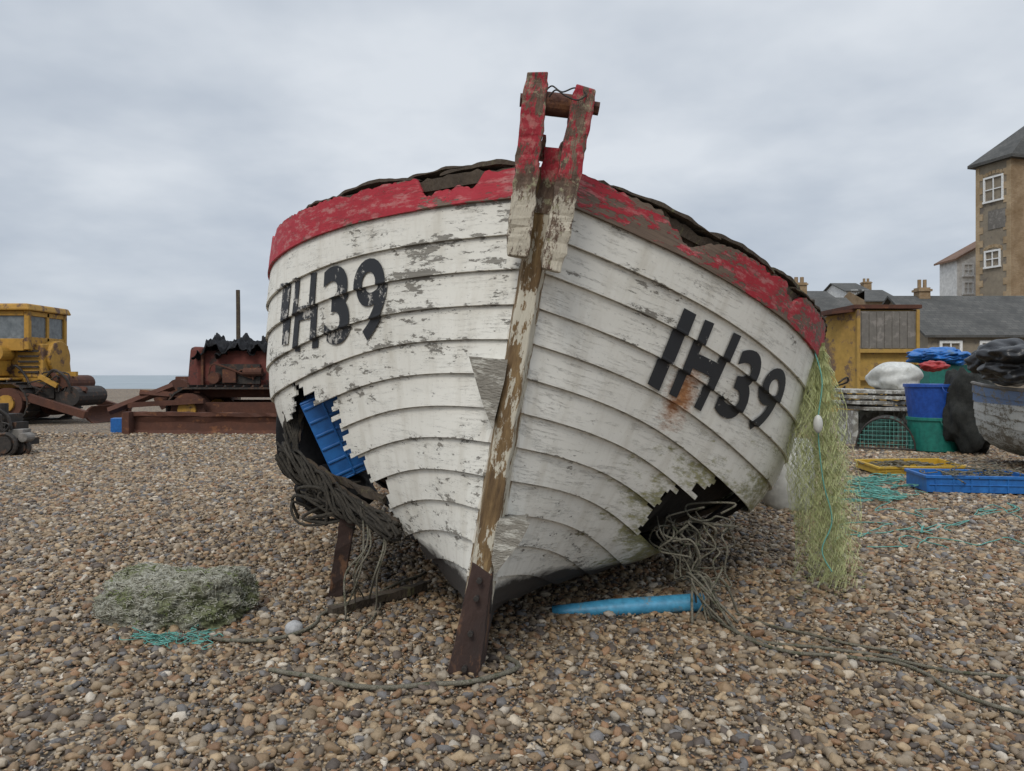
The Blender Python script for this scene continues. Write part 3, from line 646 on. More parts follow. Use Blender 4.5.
# old net lump
m,nt,b=newmat('mossy_net'); tc=nt.nodes.new('ShaderNodeTexCoord').outputs['Object']
a1=noi(nt,tc,5,6,.7); a2=noi(nt,tc,40,6,.8); 
col=ramp(nt,a2,[(.36,(.07,.065,.04)),(.48,(.30,.29,.22)),(.60,(.56,.55,.48))]); col=mix(nt,math_(nt,'MULTIPLY',step(nt,a1,.50,.59),.85),col,mix(nt,step(nt,a2,.42,.6),(.045,.055,.012),(.22,.24,.10)))
nt.links.new(col,b.inputs['Base Color']); b.inputs['Roughness'].default_value=1; bump(nt,b,a2,.8,.03); M['mossnet']=m
M['palefib']=pmat('pale_fibre',(.42,.41,.33),(.50,.49,.41),6,1,0,c3=(.17,.20,.07),t3=.54)
g=MB(); c=G(158,632); c.y+=.2
def lumpp(d,extra=1):
    k=1+.20*noise.fractal(d*1.8+Vector((11,22,3)),1,2,4)+.05*noise.noise(d*9)
    sq=(abs(d.x)**4+abs(d.y)**4+abs(d.z)**4)**-.25; k*=1+.7*(sq-1)
    return Vector((c.x+d.x*.335*k*extra,c.y+d.y*.21*k*extra,.05+d.z*.19*k*extra))
bm=bmesh.new(); bmesh.ops.create_icosphere(bm,subdivisions=6,radius=1); vs=[lumpp(v.co.copy(),1+.09*noise.fractal(v.co*14,1,2,4)) for v in bm.verts]; fs=[tuple(v.index for v in f.verts) for f in bm.faces]; bm.free(); g.add(vs,fs)
for i in range(1900):
    th=R(0,6.28); ph=math.asin(R(0,1)); d=Vector((cos(th)*cos(ph),sin(th)*cos(ph),sin(ph)))
    a=[d]
    for k in range(3): a.append((a[-1]+Vector((R(-.06,.06),R(-.06,.06),R(-.06,.06)))).normalized())
    g.tube(spline([lumpp(q,R(.99,1.06)) for q in a],3),R(.0012,.0024),1,3)
tag(g.build('old_net_heap',['mossnet','palefib'],base=c,smooth=True),'mossy matted heap of old netting lying on shingle','net')
cs=[]
for i in range(40):
    p=G(R(132,208),R(632,643),.025); a=[p]
    for k in range(5): a.append(a[-1]+Vector((R(-.05,.05),R(-.04,.04),R(-.006,.008))))
    cs.append(a)
ropes('net_scrap',cs,.0022,'teal','scrap of teal netting on shingle',G(170,636),'net',4)
g=MB(); c=G(294,636); g.blob((c.x,c.y,.035),(.042,.04,.036),.1,1,3); tag(g.build('pale_stone',[pmat('pale_stone',(.38,.38,.38),(.46,.46,.45),9,.7,.2)],base=c,smooth=True),'large pale grey rounded stone on shingle','stone')
# hanging green net
m,nt,b=newmat('green_net'); b.inputs['Base Color'].default_value=(.43,.46,.22,1); b.inputs['Roughness'].default_value=.6; M['gnet']=m
g=MB()
def netc(t,s):
    prof=[(0,818,5),(.15,818,13),(.35,815,22),(.55,820,26),(.8,826,24),(1,830,28)]
    for i in range(5):
        if t<=prof[i+1][0]:
            k=(t-prof[i][0])/(prof[i+1][0]-prof[i][0]); c_=prof[i][1]*(1-k)+prof[i+1][1]*k; w_=prof[i][2]*(1-k)+prof[i+1][2]*k; break
    return c_+w_*s
for i in range(330):
    s0=R(-1,1); dd=R(-.14,.14); t1=1-abs(R(0,.35))*(abs(s0)); pts=[]; fr=R(2,5); am=R(.05,.3); ph=R(0,6)
    n=30
    for k in range(n):
        t=t1*k/(n-1); s_=s0+am*sin(ph+fr*t*3)+.09*(-1)**k
        p=W(netc(t,max(-1.15,min(1.15,s_))),343+t*242,4.15); p.y+=dd*min(1,t*4)+.015*(-1)**(k+i); pts.append(p)
    g.tube(pts,.0010,0,3)
tag(g.build('fishing_net',['gnet'],base=W(816,343,4.15)),'fine yellow green gill net draped from gunwale to shingle','net')
cs=[]
for i in range(70):
    p=G(R(800,872),R(566,594),.015); a=[p]
    for k in range(6): a.append(a[-1]+Vector((R(-.06,.06),R(-.05,.05),R(-.004,.006))))
    cs.append(a)
ropes('net_skirt',cs,.0012,'gnet','yellow green net spread loose on shingle',G(835,580),'net',3)
ropes('float_line',[[W(812,345,4.08),W(822,380,4.0),W(818,425,3.98),W(823,480,3.98),W(832,520,3.98),W(822,550,3.98),W(832,572,3.95)]],.004,'teal','teal float line hanging through green net',W(818,400,4))
g=MB(); g.blob(W(818,424,3.95),(.024,.024,.048),0,1,3); tag(g.build('net_float',['white'],base=W(818,424,3.95),smooth=True),'small white oval float on net line','float')
# ---------- fish boxes etc right ----------
crate('fish_box',G(968,492)+Vector((0,0,.03)),(1.0,.55,.17),(0,0,radians(-8)),'blue','blue plastic fish box holding grey line on shingle','box')
crate('fish_box',G(918,475)+Vector((0,.2,.03)),(1.10,.50,.10),(radians(4),0,radians(6)),'yellowbox','yellow plastic fish box holding old rope on shingle','box')
cs=[]
for i in range(70):
    p=G(968,492)+Vector((R(-.4,.4),R(-.18,.18),R(.1,.22))); a=[p]
    for k in range(6): 
        q=a[-1]+Vector((R(-.12,.12),R(-.07,.07),R(-.025,.025))); q.x=max(min(q.x,p.x+.15),p.x-.15); a.append(q)
    cs.append(a)
ropes('coiled_line',cs,.005,'rope','coiled grey line piled in blue box',G(960,482),'rope',4)
cs=[]
for i in range(45):
    p=G(918,475)+Vector((R(-.45,.45),.2+R(-.18,.18),R(.08,.14))); a=[p]
    for k in range(5): a.append(a[-1]+Vector((R(-.1,.1),R(-.06,.06),R(-.015,.015))))
    cs.append(a)
ropes('old_rope',cs,.007,'rope','old grey rope lying in yellow fish box',G(915,475),'rope',4)
cs=[]
for i in range(60):
    p=G(R(852,900),R(478,500),.03); a=[p]
    for k in range(7): a.append(a[-1]+Vector((R(-.12,.12),R(-.1,.1),R(-.01,.018))))
    cs.append(a)
ropes('rope_heap',cs,.005,'teal','heap of teal rope strewn on shingle',G(880,490),'rope',4)
for i in range(9):
    p=[(R(870,1000),R(500,548))]
    for k in range(6): p.append((p[-1][0]+R(-30,30),p[-1][1]+R(-8,8)))
    groundrope(p,.004,'teal','loose strand of teal rope on shingle',.025,'rope_strand')
def bin_(name,u,vb,d,zt,r0,r1,mat,label,zb=0):
    g=MB(); x=(u-512)/F*d; pr=[(r0*.9,zb+.0),(r0,zb+.02),(r1,zt-.05),(r1+.02,zt-.05),(r1+.02,zt),(r1-.02,zt),(r1-.04,zt-.06),(r0-.03,zb+.04)]
    n=36; vs=[(x+r*cos(2*pi*k/n),d+r*sin(2*pi*k/n),z) for r,z in pr for k in range(n)]; fs=[]
    for j in range(len(pr)-1):
        for k in range(n): fs.append((j*n+k,j*n+(k+1)%n,(j+1)*n+(k+1)%n,(j+1)*n+k))
    fs.append(tuple(range(n))[::-1]); fs.append(tuple((len(pr)-1)*n+k for k in range(n))); g.add(vs,fs)
    g.tube(spline([(x-.12,d-r1-.01,zt-.03),(x-.08,d-r1-.05,zt-.12),(x+.08,d-r1-.05,zt-.12),(x+.12,d-r1-.01,zt-.03)],5),.008,0,6)
    return tag(g.build(name,[mat],base=(x,d,zb),smooth=False,bevel=.004),label,'bin')
bin_('plastic_bin',934,452,12.0,.54,.36,.38,'greenbin','round green plastic bin standing on shingle')
bin_('plastic_bin',934,420,12.0,1.06,.36,.42,'bluebin','round bright blue bin nested in green bin',.48)
def pot(u,v,ln,r,yaw,label):
    d=H*F/(v-HZ); x=(u-512)/F*d; g=MB(); mt=Matrix.Translation((x,d,.0))@Matrix.Rotation(yaw,4,'Z')
    def P(a,th): return mt@Vector((a,-r*cos(th),.04+r*1.15*sin(th)))
    for a in(-ln/2,-ln/6,ln/6,ln/2): g.tube([P(a,t) for t in np.linspace(0,pi,16)],.014,0,6)
    for th in(0,pi/4,pi/2,3*pi/4,pi): g.tube([P(-ln/2,th),P(ln/2,th)],.012,0,6)
    for a in(-ln/2,ln/2): g.tube([P(a,0),P(a,pi)],.014,0,6)
    g2_=MB(); nn_=18
    for s_ in(-1,1):
        for i in range(-nn_,nn_*2):
            pts=[]
            for k in range(17):
                aa=-ln/2+ln*(i/nn_)+s_*ln*.6*k/16; 
                if -ln/2<=aa<=ln/2: pts.append(P(aa,pi*k/16))
            if len(pts)>1: g2_.tube(pts,.004,0,3)
    for a in(-ln/2,ln/2):
        for i in range(-6,7):
            y=i/7*r; top=.04+1.15*math.sqrt(max(0,r*r-y*y)); g2_.tube([mt@Vector((a,y,.04)),mt@Vector((a,y,top))],.004,0,3)
        for j in range(1,7):
            z=j/7*r*1.15; hw=math.sqrt(max(0,r*r-(z/1.15)**2)); g2_.tube([mt@Vector((a,-hw,.04+z)),mt@Vector((a,hw,.04+z))],.004,0,3)
    e=empty('lobster_pot',(x,d,0),label,'trap','lobster pots beside the bins')
    g.build('frame',['dark'],e,base=(x,d,0)); g2_.build('netting',['teal'],e,base=(x,d,0)); return e
pot(886,449,.75,.42,radians(62),'arched lobster pot with teal netting on shingle')
pot(868,440,.80,.34,radians(-12),'arched lobster pot standing behind another pot')
for i in range(4):
    g=MB(); g.box(W(874+R(-5,5),408-i*5.6,13.2),(1.15-R(0,.3),.8,.06),(R(-.03,.03),R(-.04,.04),R(-.25,.25)),0); tag(g.build('pallet_board',['greywood'],base=W(874,410-i*5.6,13.2),bevel=.01),'grey white weathered board stacked behind lobster pots','board','stacked boards')
g=MB()
for i in(-.45,.45): g.box(((874-512)/F*13.2+i,13.2,.28),(.08,.6,.62))
g.box(((874-512)/F*13.2,13.5,.3),(1.0,.03,.55)); tag(g.build('trestle',['greywood'],base=W(874,445,13.2)),'low grey wooden trestle under the boards','trestle')
g=MB(); g.blob(W(895,378,13.3),(.42,.4,.27),.30,1.1,4,0,4,oct=2); tag(g.build('white_sack',['white'],base=W(897,394,13.3),smooth=True),'bulky dirty white sack on stacked boards','sack')
g=MB(); g.blob(W(938,356,15.5),(.5,.5,.16),.5,1.4,5,0,5,oct=3); g.blob(W(955,358,15.3),(.35,.4,.14),.5,1.4,5,0,8,oct=3); tag(g.build('tarpaulin',['blue'],base=W(938,360,15.5),smooth=True),'crumpled bright blue tarpaulin on heaped gear','tarpaulin')
g=MB(); g.box(W(938,383,15.6),(.9,.8,.75),(0,0,.1)); tag(g.build('storage_crate',['greenbin'],base=W(938,400,15.6),bevel=.02),'dark green storage crate with tarpaulin on top','crate')
g=MB(); g.blob(W(934,366,14.4),(.25,.2,.1),.3,2,4,0,6); tag(g.build('red_bag',['red'],base=W(931,372,14.4),smooth=True),'crumpled red bag on heaped gear','bag')
M['dknet']=pmat('dark_netting',(.02,.022,.02),(.06,.06,.05),14,.95,1,bd=.05)
g=MB(); g.blob(W(968,412,11.6),(.36,.5,.68),.3,1.6,5,0,9,flat=-.75); tag(g.build('dark_net_pile',['dknet'],base=W(962,455,11.6),smooth=True),'tall pile of dark netting beside the bins','net')
g=MB(); g.blob(W(1020,362,9.2),(.45,.5,.24),.45,1.2,6,0,12,oct=3); g.blob(W(992,360,9.6),(.24,.3,.2),.4,1.2,5,0,2,oct=3); tag(g.build('black_tarpaulin',['black'],base=W(1005,378,9.2),smooth=True),'shiny crumpled black tarpaulin covering boat','tarpaulin')
def barrel(u,v,d,r,h,mat,label):
    x=(u-512)/F*d; g=MB(); pr=[(r*.85,0),(r,.05),(r*1.03,h*.5),(r,h-.06),(r*.8,h),(.03,h)]; n=28
    vs=[(x+a*cos(2*pi*k/n),d+a*sin(2*pi*k/n),z) for a,z in pr for k in range(n)]; fs=[(j*n+k,j*n+(k+1)%n,(j+1)*n+(k+1)%n,(j+1)*n+k) for j in range(5) for k in range(n)]; fs.append(tuple(5*n+k for k in range(n))); g.add(vs,fs)
    tag(g.build('barrel',[mat],base=(x,d,0),smooth=True),label,'barrel')
barrel(788,508,6.9,.22,.62,'white','white plastic barrel standing behind green net')
g=MB()
for k in range(40):
    p=W(R(842,905),R(392,406),14.3); a=[p]
    for j in range(5): a.append(a[-1]+Vector((R(-.2,.2),R(-.1,.1),R(-.1,.1))))
    g.tube(spline(a,4),.018,0,5)
tag(g.build('rope_pile',['darkrope'],base=W(874,405,14.3),smooth=True),'pile of dark coiled rope behind the boards','rope')
# second boat, bow towards the viewer, cut by the frame
B2=boat_frame(Vector((7.16,6.75,-.03)),radians(-3),radians(2)); b2=empty('fishing_boat',(0,0,0),'weathered clinker boat with grey blue top strakes on shingle','boat'); b2.matrix_world=B2@Matrix.Scale(.66,4)
h2=Hull(B=1.72,p=3.4,rk=.08,k=1.3,zg=(1.66,.4))
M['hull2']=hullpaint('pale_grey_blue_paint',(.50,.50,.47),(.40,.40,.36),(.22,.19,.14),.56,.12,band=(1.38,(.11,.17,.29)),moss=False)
st2=[h2.L*(i/90)**1.3 for i in range(91)]
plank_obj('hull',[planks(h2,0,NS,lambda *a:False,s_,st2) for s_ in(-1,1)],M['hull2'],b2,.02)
g=MB(); g.beam((0,-.05,.0),(0,-.22,2.08),.1,.12,0,10,.003); g.build('stem',['greywood'],b2)
for sd in(-1,1):
    g=MB(); g.tube([h2.pt(x,0,sd)+Vector((0,0,.02)) for x in np.linspace(0,5.6,50)],.035,0,6); g.build('gunwale',['panel'],b2)
g=MB(); g.beam((0,0,.05),(0,5.6,.05),.1,.16); g.build('keel',['oldwood'],b2)
# ---------- buildings ----------
def windowp(parent,P0,ax,up,nrm,w_,h,base,cols_=2,rows_=2):
    g=MB(); g2=MB()
    def bx(mb,c,sx_,sz,dep,o_):
        vs=[]
        for n_ in(o_,o_+dep):
            for x,z in((-1,-1),(1,-1),(1,1),(-1,1)): vs.append(c+ax*(x*sx_/2)+up*(z*sz/2)+nrm*n_)
        mb.add(vs,[(0,1,2,3),(7,6,5,4),(0,4,5,1),(1,5,6,2),(2,6,7,3),(3,7,4,0)])
    t=.13
    bx(g,P0+up*(h/2),w_+t,t,.10,0); bx(g,P0-up*(h/2),w_+t*1.6,t,.14,0)
    bx(g,P0+ax*(w_/2),t,h-t-.004,.10,0); bx(g,P0-ax*(w_/2),t,h-t-.004,.10,0)
    for i in range(1,cols_): bx(g,P0+ax*(w_*(i/cols_-.5)),.07,h-t-.004,.07,.01)
    for j in range(1,rows_): bx(g,P0+up*(h*(j/rows_-.5)),w_-t-.004,.07,.06,.012)
    bx(g2,P0,w_-t,h-t,.02,.01)
    wd=g.build('window',['sash'],parent,base=base); g2.build('pane',['glass'],wd)
def house(name,label,uL,uR,vr,ve,d,dep,wall,roof,chim=(),wins=(),hipL=0):
    x0=(uL-512)/F*d; x1=(uR-512)/F*d; ze=H-(ve-HZ)/F*d; zr=H-(vr-HZ)/F*(d+dep/2); base=Vector((x0,d,0))
    e=empty(name,base,label,'house' if 'house' in name else 'building')
    g=MB(); ym=d+dep/2; y1=d+dep
    vs=[(x0,d,-.3),(x1,d,-.3),(x1,y1,-.3),(x0,y1,-.3),(x0,d,ze),(x1,d,ze),(x1,y1,ze),(x0,y1,ze),(x0,ym,zr-.05),(x1,ym,zr-.05)]
    g.add(vs,[(0,1,5,4),(1,2,6,9,5),(2,3,7,6),(3,0,4,8,7)]); g.build('wall',[wall],e,base=base,boxuv=True)
    g=MB(); o_=.3; sl_=(zr-ze)/(dep/2); hx=hipL
    t=.12; vs=[]
    for k in(0,t): vs+=[(x0-o_,d-o_,ze-sl_*o_+k),(x1+o_,d-o_,ze-sl_*o_+k),(x1+o_,ym,zr+k),(x0-o_+hx,ym,zr+k),(x0-o_,y1+o_,ze-sl_*o_+k),(x1+o_,y1+o_,ze-sl_*o_+k)]
    g.add(vs,[(6,7,8,9),(9,8,11,10),(3,2,1,0),(4,5,2,3),(0,1,7,6),(6,9,3,0),(9,10,4,3),(1,2,8,7),(2,5,11,8),(4,10,11,5)]); ro=g.build('roof',[roof],e,base=base,boxuv=True)
    for (uc,vt,cw) in chim:
        dd=d+dep/2; xc=(uc-512)/F*dd; zt=H-(vt-HZ)/F*dd; g=MB(); g.box((xc,dd,(zt+zr-1)/2),(cw,cw,zt-zr+1)); g.box((xc,dd,zt-.15),(cw+.15,cw+.15,.12))
        for s_ in(-.25,.25): g.cyl((xc+s_*cw,dd,zt),(xc+s_*cw,dd,zt+.45),cw*.16,0,10)
        g.build('chimney',['brick'],ro,base=base,boxuv=True)
    for (u,v,w_,h) in wins:
        windowp(e,Vector(((u-512)/F*d,d-.01,H-(v-HZ)/F*d)),Vector((1,0,0)),Vector((0,0,1)),Vector((0,-1,0)),w_,h,base)
    return e
house('long_building','long low building with grey slate roof and brick chimney',928,1075,298,334,38,7,'concrete','slate',((922,288,.6),),((950,352,1,1),(990,352,1,1)))
d=64; bs=Vector(((957-512)/F*d,d,0)); e=empty('white_house',bs,'white rendered gabled house with red brown roof','house'); x0=bs.x; x1=(1040-512)/F*d; xm=(x0+x1)/2; ze=H+(375-259)/F*d; zr=H+(375-236)/F*d
g=MB(); g.add([(x0,d,0),(x1,d,0),(x1,d,ze),(xm,d,zr),(x0,d,ze),(x0,d+2.6,0),(x1,d+2.6,0),(x1,d+2.6,ze),(xm,d+2.6,zr),(x0,d+2.6,ze)],[(0,1,2,3,4),(6,5,9,8,7),(5,0,4,9),(1,6,7,2)]); g.build('wall',['whitewall'],e,base=bs)
g=MB(); k=(zr-ze)/(xm-x0)
for sgn,xe in((-1,x0),(1,x1)):
    a=(xe+sgn*.35,ze-k*.35+.02); b_=(xm,zr+.02); vs=[(p[0],y,p[1]+t) for t in(0,.16) for y in(d-.35,d+2.9) for p in(a,b_)]
    g.add(vs,[(0,1,3,2),(4,6,7,5),(0,4,5,1),(2,3,7,6),(0,2,6,4),(1,5,7,3)])
g.build('roof',['tile'],e,base=bs,boxuv=True)
for (u,v) in((968,270),(968,288)): windowp(e,Vector(((u-512)/F*d,d-.01,H-(v-HZ)/F*d)),Vector((1,0,0)),Vector((0,0,1)),Vector((0,-1,0)),.8,1.0,bs)
house('slate_roof_house','brick house with slate roof and tall chimney',808,866,299,322,55,8,'whitewall','slate',((799,283,.9),))
house('terrace_house','distant brick house with dark slate roof',806,838,292,302,85,8,'brick','slate')
house('terrace_house','distant pale house with small windows under slate roof',846,868,284,291,95,8,'whitewall','slate',((866,282,1.0),),((856,296,1.2,1.4),(863,296,1.2,1.4)))
house('terrace_house','distant brick house with hipped slate roof',866,898,291,301,80,8,'brick','slate',(),(),2)
house('boat_shed','low timber shed with slate roof behind gear',822,872,322,340,32,5,'greywood','slate')
# tower
D=55; C=Vector(((1011-512)/F*D,D,0)); a1=Vector((-.3,.954,0)); a2=Vector((.954,.3,0)); 
def ll(u): 
    k=(u-512)/F; return (C.x-k*C.y)/(k*a1.y-a1.x)
l1=ll(976); l2=9.0; ze=H+(375-158)/F*D; zt=20.9
tw=empty('tower_house',C,'tall brick and render tower house with hipped slate roof','house')
A=C; B_=C+a1*l1; D_=C+a2*l2; E_=B_+a2*l2; up=Vector((0,0,1)); g=MB()
g.add([A,B_,E_,D_,A+up*ze,B_+up*ze,E_+up*ze,D_+up*ze],[(1,0,4,5),(0,3,7,4),(3,2,6,7),(2,1,5,6)]); g.m=[0,1,1,1]; g.build('wall',['concrete','brick'],tw,base=C,boxuv=True)
for P0,sg in((A,1),(B_,-1)):
    g=MB()
    for i in range(29):
        w_=.6 if i%2 else .32; z=ze-.35-i*.5
        c_=P0+up*z; vs=[]
        for o_ in(.0,.04):
            for x,z_ in((0,-.249),(w_,-.249),(w_,.249),(0,.249)): vs.append(c_+a1*(x*sg)+up*z_-a2*o_)
        g.add(vs,[(0,1,2,3),(7,6,5,4),(0,4,5,1),(1,5,6,2),(2,6,7,3),(3,7,4,0)])
    g.build('quoin_strip',['quoin'],tw,base=C,boxuv=True)
cen=(A+E_)/2; g=MB(); oh=.4; base4=[A-a1*oh-a2*oh,B_+a1*oh-a2*oh,E_+a1*oh+a2*oh,D_-a1*oh+a2*oh]
apex=cen+up*(zt)
vs=[p+up*ze for p in base4]+[p+up*(ze+.22) for p in base4]+[apex]
g.add(vs,[(0,1,2,3),(4,5,1,0),(5,6,2,1),(6,7,3,2),(7,4,0,3),(4,8,5),(5,8,6),(6,8,7),(7,8,4)]); g.build('roof',['slate'],tw,base=C,boxuv=True)
def facept(u,v):
    k=(u-512)/F; t=(C.x-k*C.y)/(k*a1.y-a1.x); p=C+a1*t; return p+up*(H-(v-HZ)/F*p.y)
for (u,v,w_,h) in((994,189,1.5,1.8),(993,259,1.2,1.2)):
    windowp(tw,facept(u,v)-a2*.02,-a1,up,-a2,w_,h,C,2,2)
    g=MB(); 
    for i in range(9):
        th=pi*i/8; q=facept(u,v)+up*(h/2+.05)+a1*(cos(th)*w_*.55)+up*(sin(th)*.28)
        vs=[]
        for o_ in(0,.05):
            for x,z_ in((-.11,-.09),(.11,-.09),(.11,.16),(-.11,.16)): vs.append(q+a1*x+up*z_-a2*o_)
        g.add(vs,[(0,1,2,3),(7,6,5,4),(0,4,5,1),(1,5,6,2),(2,6,7,3),(3,7,4,0)])
    g.build('window_arch',['quoin'],tw,base=C,boxuv=True)
p=facept(997,219); g=MB(); 
vs=[]
for o_ in(0,.05):
    for x,z_ in((-.7,-.7),(.7,-.7),(.7,.7),(-.7,.7)): vs.append(p+a1*x+up*z_-a2*o_)
g.add(vs,[(0,1,2,3),(7,6,5,4),(0,4,5,1),(1,5,6,2),(2,6,7,3),(3,7,4,0)]); g.build('blocked_window',['panel'],tw,base=C)
# yellow cabin / shed
d=24; x0=(832-512)/F*d; x1=(917-512)/F*d; zt=H+(375-305)/F*d; e=empty('yellow_cabin',(x0,d,0),'rusty yellow steel cabin with grey boarded upper panels','cabin'); bs=(x0,d,0)
xm=(856-512)/F*d
g=MB(); g.box(((xm+x1)/2,d+1.2,zt/2-.05),(x1-xm-.1,2.3,zt-.2)); g.add([(x0,d+1.5,0),(xm,d+.05,0),(xm,d+.05,zt-.2),(x0,d+1.5,zt-.35)],[(0,1,2,3)]); g.build('cabin_wall',['yellowdk'],e,base=bs)
g=MB(); g.box(((xm+x1)/2,d-.02,zt-.80),(x1-xm-.16,.12,1.2)); g.build('upper_panel',['panel'],e,base=bs)
for k in range(7):
    g=MB(); g.box((xm+.12+(x1-xm-.24)*(k+.5)/7,d-.09,zt-.80),((x1-xm-.24)/7-.03,.02,1.14)); g.build('board',['panel'],e,base=bs)
for x in(xm+.03,x1-.03):
    g=MB(); g.box((x,d-.06,zt/2-.1),(.10,.14,zt-.1)); g.build('frame_post',['yellowdk'],e,base=bs)
for z in(zt-1.45,1.1):
    g=MB(); g.box(((xm+x1)/2,d-.10,z),(x1-xm-.1,.09,.12)); g.build('frame_rail',['yellowdk'],e,base=bs)
g=MB(); g.box(((xm+x1)/2-.02,d+1.2,zt-.06),(x1-xm+.2,2.7,.12)); g.box(((x0+xm)/2,d+1.0,zt-.2),(xm-x0,2.0,.08),(0,-.1,0)); g.build('roof',['rust'],e,base=bs)
# ---------- bulldozers ----------
def track(e,x0,x1,y,z0,z1,w_,bs,wheels=5):
    r=(z1-z0)/2; zc=(z0+z1)/2; pts=[]; 
    for t in np.linspace(-pi/2,pi/2,10): pts.append((x1-r+r*cos(t),zc+r*sin(t)))
    for t in np.linspace(pi/2,3*pi/2,10): pts.append((x0+r+r*cos(t),zc+r*sin(t)))
    P=[Vector((a,0,b)) for a,b in pts]; P.append(P[0]); L_=[0]
    for i in range(len(P)-1): L_.append(L_[-1]+(P[i+1]-P[i]).length)
    n=int(L_[-1]/.19); g=MB()
    for i in range(n):
        s_=L_[-1]*i/n; k=max(j for j in range(len(L_)) if L_[j]<=s_); k=min(k,len(P)-2); q=(s_-L_[k])/(L_[k+1]-L_[k]+1e-9); p=P[k].lerp(P[k+1],q); t=(P[k+1]-P[k]).normalized()
        ang=math.atan2(t.z,t.x); g.box((p.x,y,p.z),(.195,w_,.035),(0,-ang,0)); g.box((p.x+t.z*.04,y,p.z-t.x*.04),(.03,w_,.06),(0,-ang,0))
    g.build('track',['dark'],e,base=bs)
    g=MB(); g.cyl((x0+r,y-w_/2-.02,zc),(x0+r,y+w_/2,zc),r*.78,0,18); g.cyl((x1-r,y-w_/2-.02,zc),(x1-r,y+w_/2,zc),r*.78,0,18)
    for i in range(wheels): xx=x0+2*r+(x1-x0-4*r)*(i/(wheels-1)); g.cyl((xx,y-w_/2,z0+.17),(xx,y+w_/2,z0+.17),.14,0,12)
    g.box(((x0+x1)/2,y,zc),(x1-x0-2*r,w_*.5,r*.7)); g.build('track_wheel',['rust'],e,base=bs)
    for xx in(x0+r,x1-r):
        g=MB(); g.cyl((xx,y-w_/2-.08,zc),(xx,y-w_/2-.02,zc),r*.42,0,14); g.build('hub',['yellow'],e,base=bs)
d=19.0; dm=d+1.0
def X(u): return (u-512)/F*dm
def Z(v): return H-(v-HZ)/F*d
bs=(X(20),d+.8,0); e=empty('yellow_bulldozer',bs,'old yellow crawler bulldozer with glazed cab on shingle','bulldozer')
track(e,X(-30),X(66),d-.35,0.02,Z(383),.5,bs); track(e,X(-30),X(66),d+1.5,0.02,Z(383),.5,bs)
g=MB(); g.box((X(10),d+.55,Z(378)),(X(66)-X(-46),1.3,.5)); g.box((X(-22),d+.5,Z(360)),(1.1,1.7,1.0)); g.box((X(44),d+.5,Z(360)),(X(70)-X(18),1.25,.85),(0,.03,0),0,.88); g.cyl((X(62),d+.5,Z(358)),(X(72),d+.5,Z(358)),.45,0,28)
g.build('body',['yellow'],e,base=bs,bevel=.03)
g=MB(); g.box((X(4),d-.3,Z(379)),(X(50)-X(-42),.55,.06)); g.box((X(30),d-.35,Z(366)),(.5,.45,.5)); g.build('fender',['yellow'],e,base=bs,bevel=.02)
g=MB(); g.cyl((X(36),d-.6,Z(354)),(X(36),d-.15,Z(354)),.2,0,18); g.build('air_cleaner',['yellow'],e,base=bs,bevel=.01)
g=MB()
for k in range(5): g.box((X(56),d-.14-.002*k,Z(372)+.13*k),(.5,.03,.05))
g.tube(spline([(X(40),d-.2,Z(372)),(X(48),d-.3,Z(366)),(X(56),d-.25,Z(376)),(X(62),d-.3,Z(388))]),.03,0,6); g.box((X(20),d-.2,Z(370)),(.35,.2,.3))
for k in range(4): g.tube(spline([(X(R(60,100)),d-R(.2,.45),Z(R(374,396))) for _ in range(4)],6),.02,0,5)
g.build('engine_fitting',['dark'],e,base=bs)
zc0=Z(350);zc1=Z(311)
g=MB()
for u in(-30,-4,24,58):
    for y in(d-.25,d+1.25): g.box((X(u),y,(zc0+zc1)/2),(.12,.12,zc1-zc0))
for y in(d-.25,d+1.25): g.box((X(14),y,Z(345)),(X(58)-X(-30)-.14,.1,.30)); g.box((X(14),y,Z(314)),(X(58)-X(-30)-.14,.1,.12))
g.box((X(58),d+.5,Z(344)),(.1,1.36,.34)); g.box((X(58),d+.5,(zc0+zc1)/2),(.1,.1,zc1-zc0)); g.box((X(58),d+.5,Z(314)),(.1,1.36,.12))
g.build('cab_frame',['yellow'],e,base=bs,bevel=.012)
g=MB(); g.box((X(14),d+.5,Z(308)),(X(64)-X(-34),1.85,.17),(0,0,0),0,.95); g.build('cab_roof',['yellow'],e,base=bs,bevel=.04)
for a,b_ in((-28,-6),(-2,22),(26,56)):
    g=MB(); g.box(((X(a)+X(b_))/2,d-.24,(Z(316)+Z(340))/2),(X(b_)-X(a)+.03,.02,Z(316)-Z(340)+.04)); g.build('cab_window',['dustyglass'],e,base=bs)
g=MB(); g.box((X(58),d+.5,(Z(316)+Z(340))/2),(.02,1.35,Z(316)-Z(340)+.05)); g.build('cab_window',['dustyglass'],e,base=bs)
g=MB(); g.box((X(14),d+1.24,(Z(316)+Z(340))/2),(X(56)-X(-28),.02,Z(316)-Z(340)+.04)); g.build('cab_window',['dustyglass'],e,base=bs)
g=MB()
g.beam((X(50),d-.5,Z(392)),(X(118),d-.5,Z(414)),.18,.16,1); g.beam((X(50),d+1.6,Z(392)),(X(118),d+1.6,Z(414)),.18,.16,1)
g.beam((X(70),d+.2,Z(372)),(X(100),d,Z(405)),.1,.1,1); g.beam((X(60),d-.2,Z(385)),(X(108),d,Z(390)),.12,.12,1)
g.cyl((X(90),d-.3,Z(383)),(X(90),d+.9,Z(383)),.2,1,16); g.cyl((X(98),d-.3,Z(396)),(X(98),d+1.0,Z(396)),.25,0,16)
g.tube(spline([(X(76),d-.3,Z(378)),(X(86),d-.4,Z(370)),(X(97),d-.4,Z(378)),(X(100),d-.3,Z(392))]),.03,0,6); g.box((X(84),d+.3,Z(399)),(.9,.9,.35)); g.box((X(70),d+.3,Z(390)),(.6,1.0,.4))
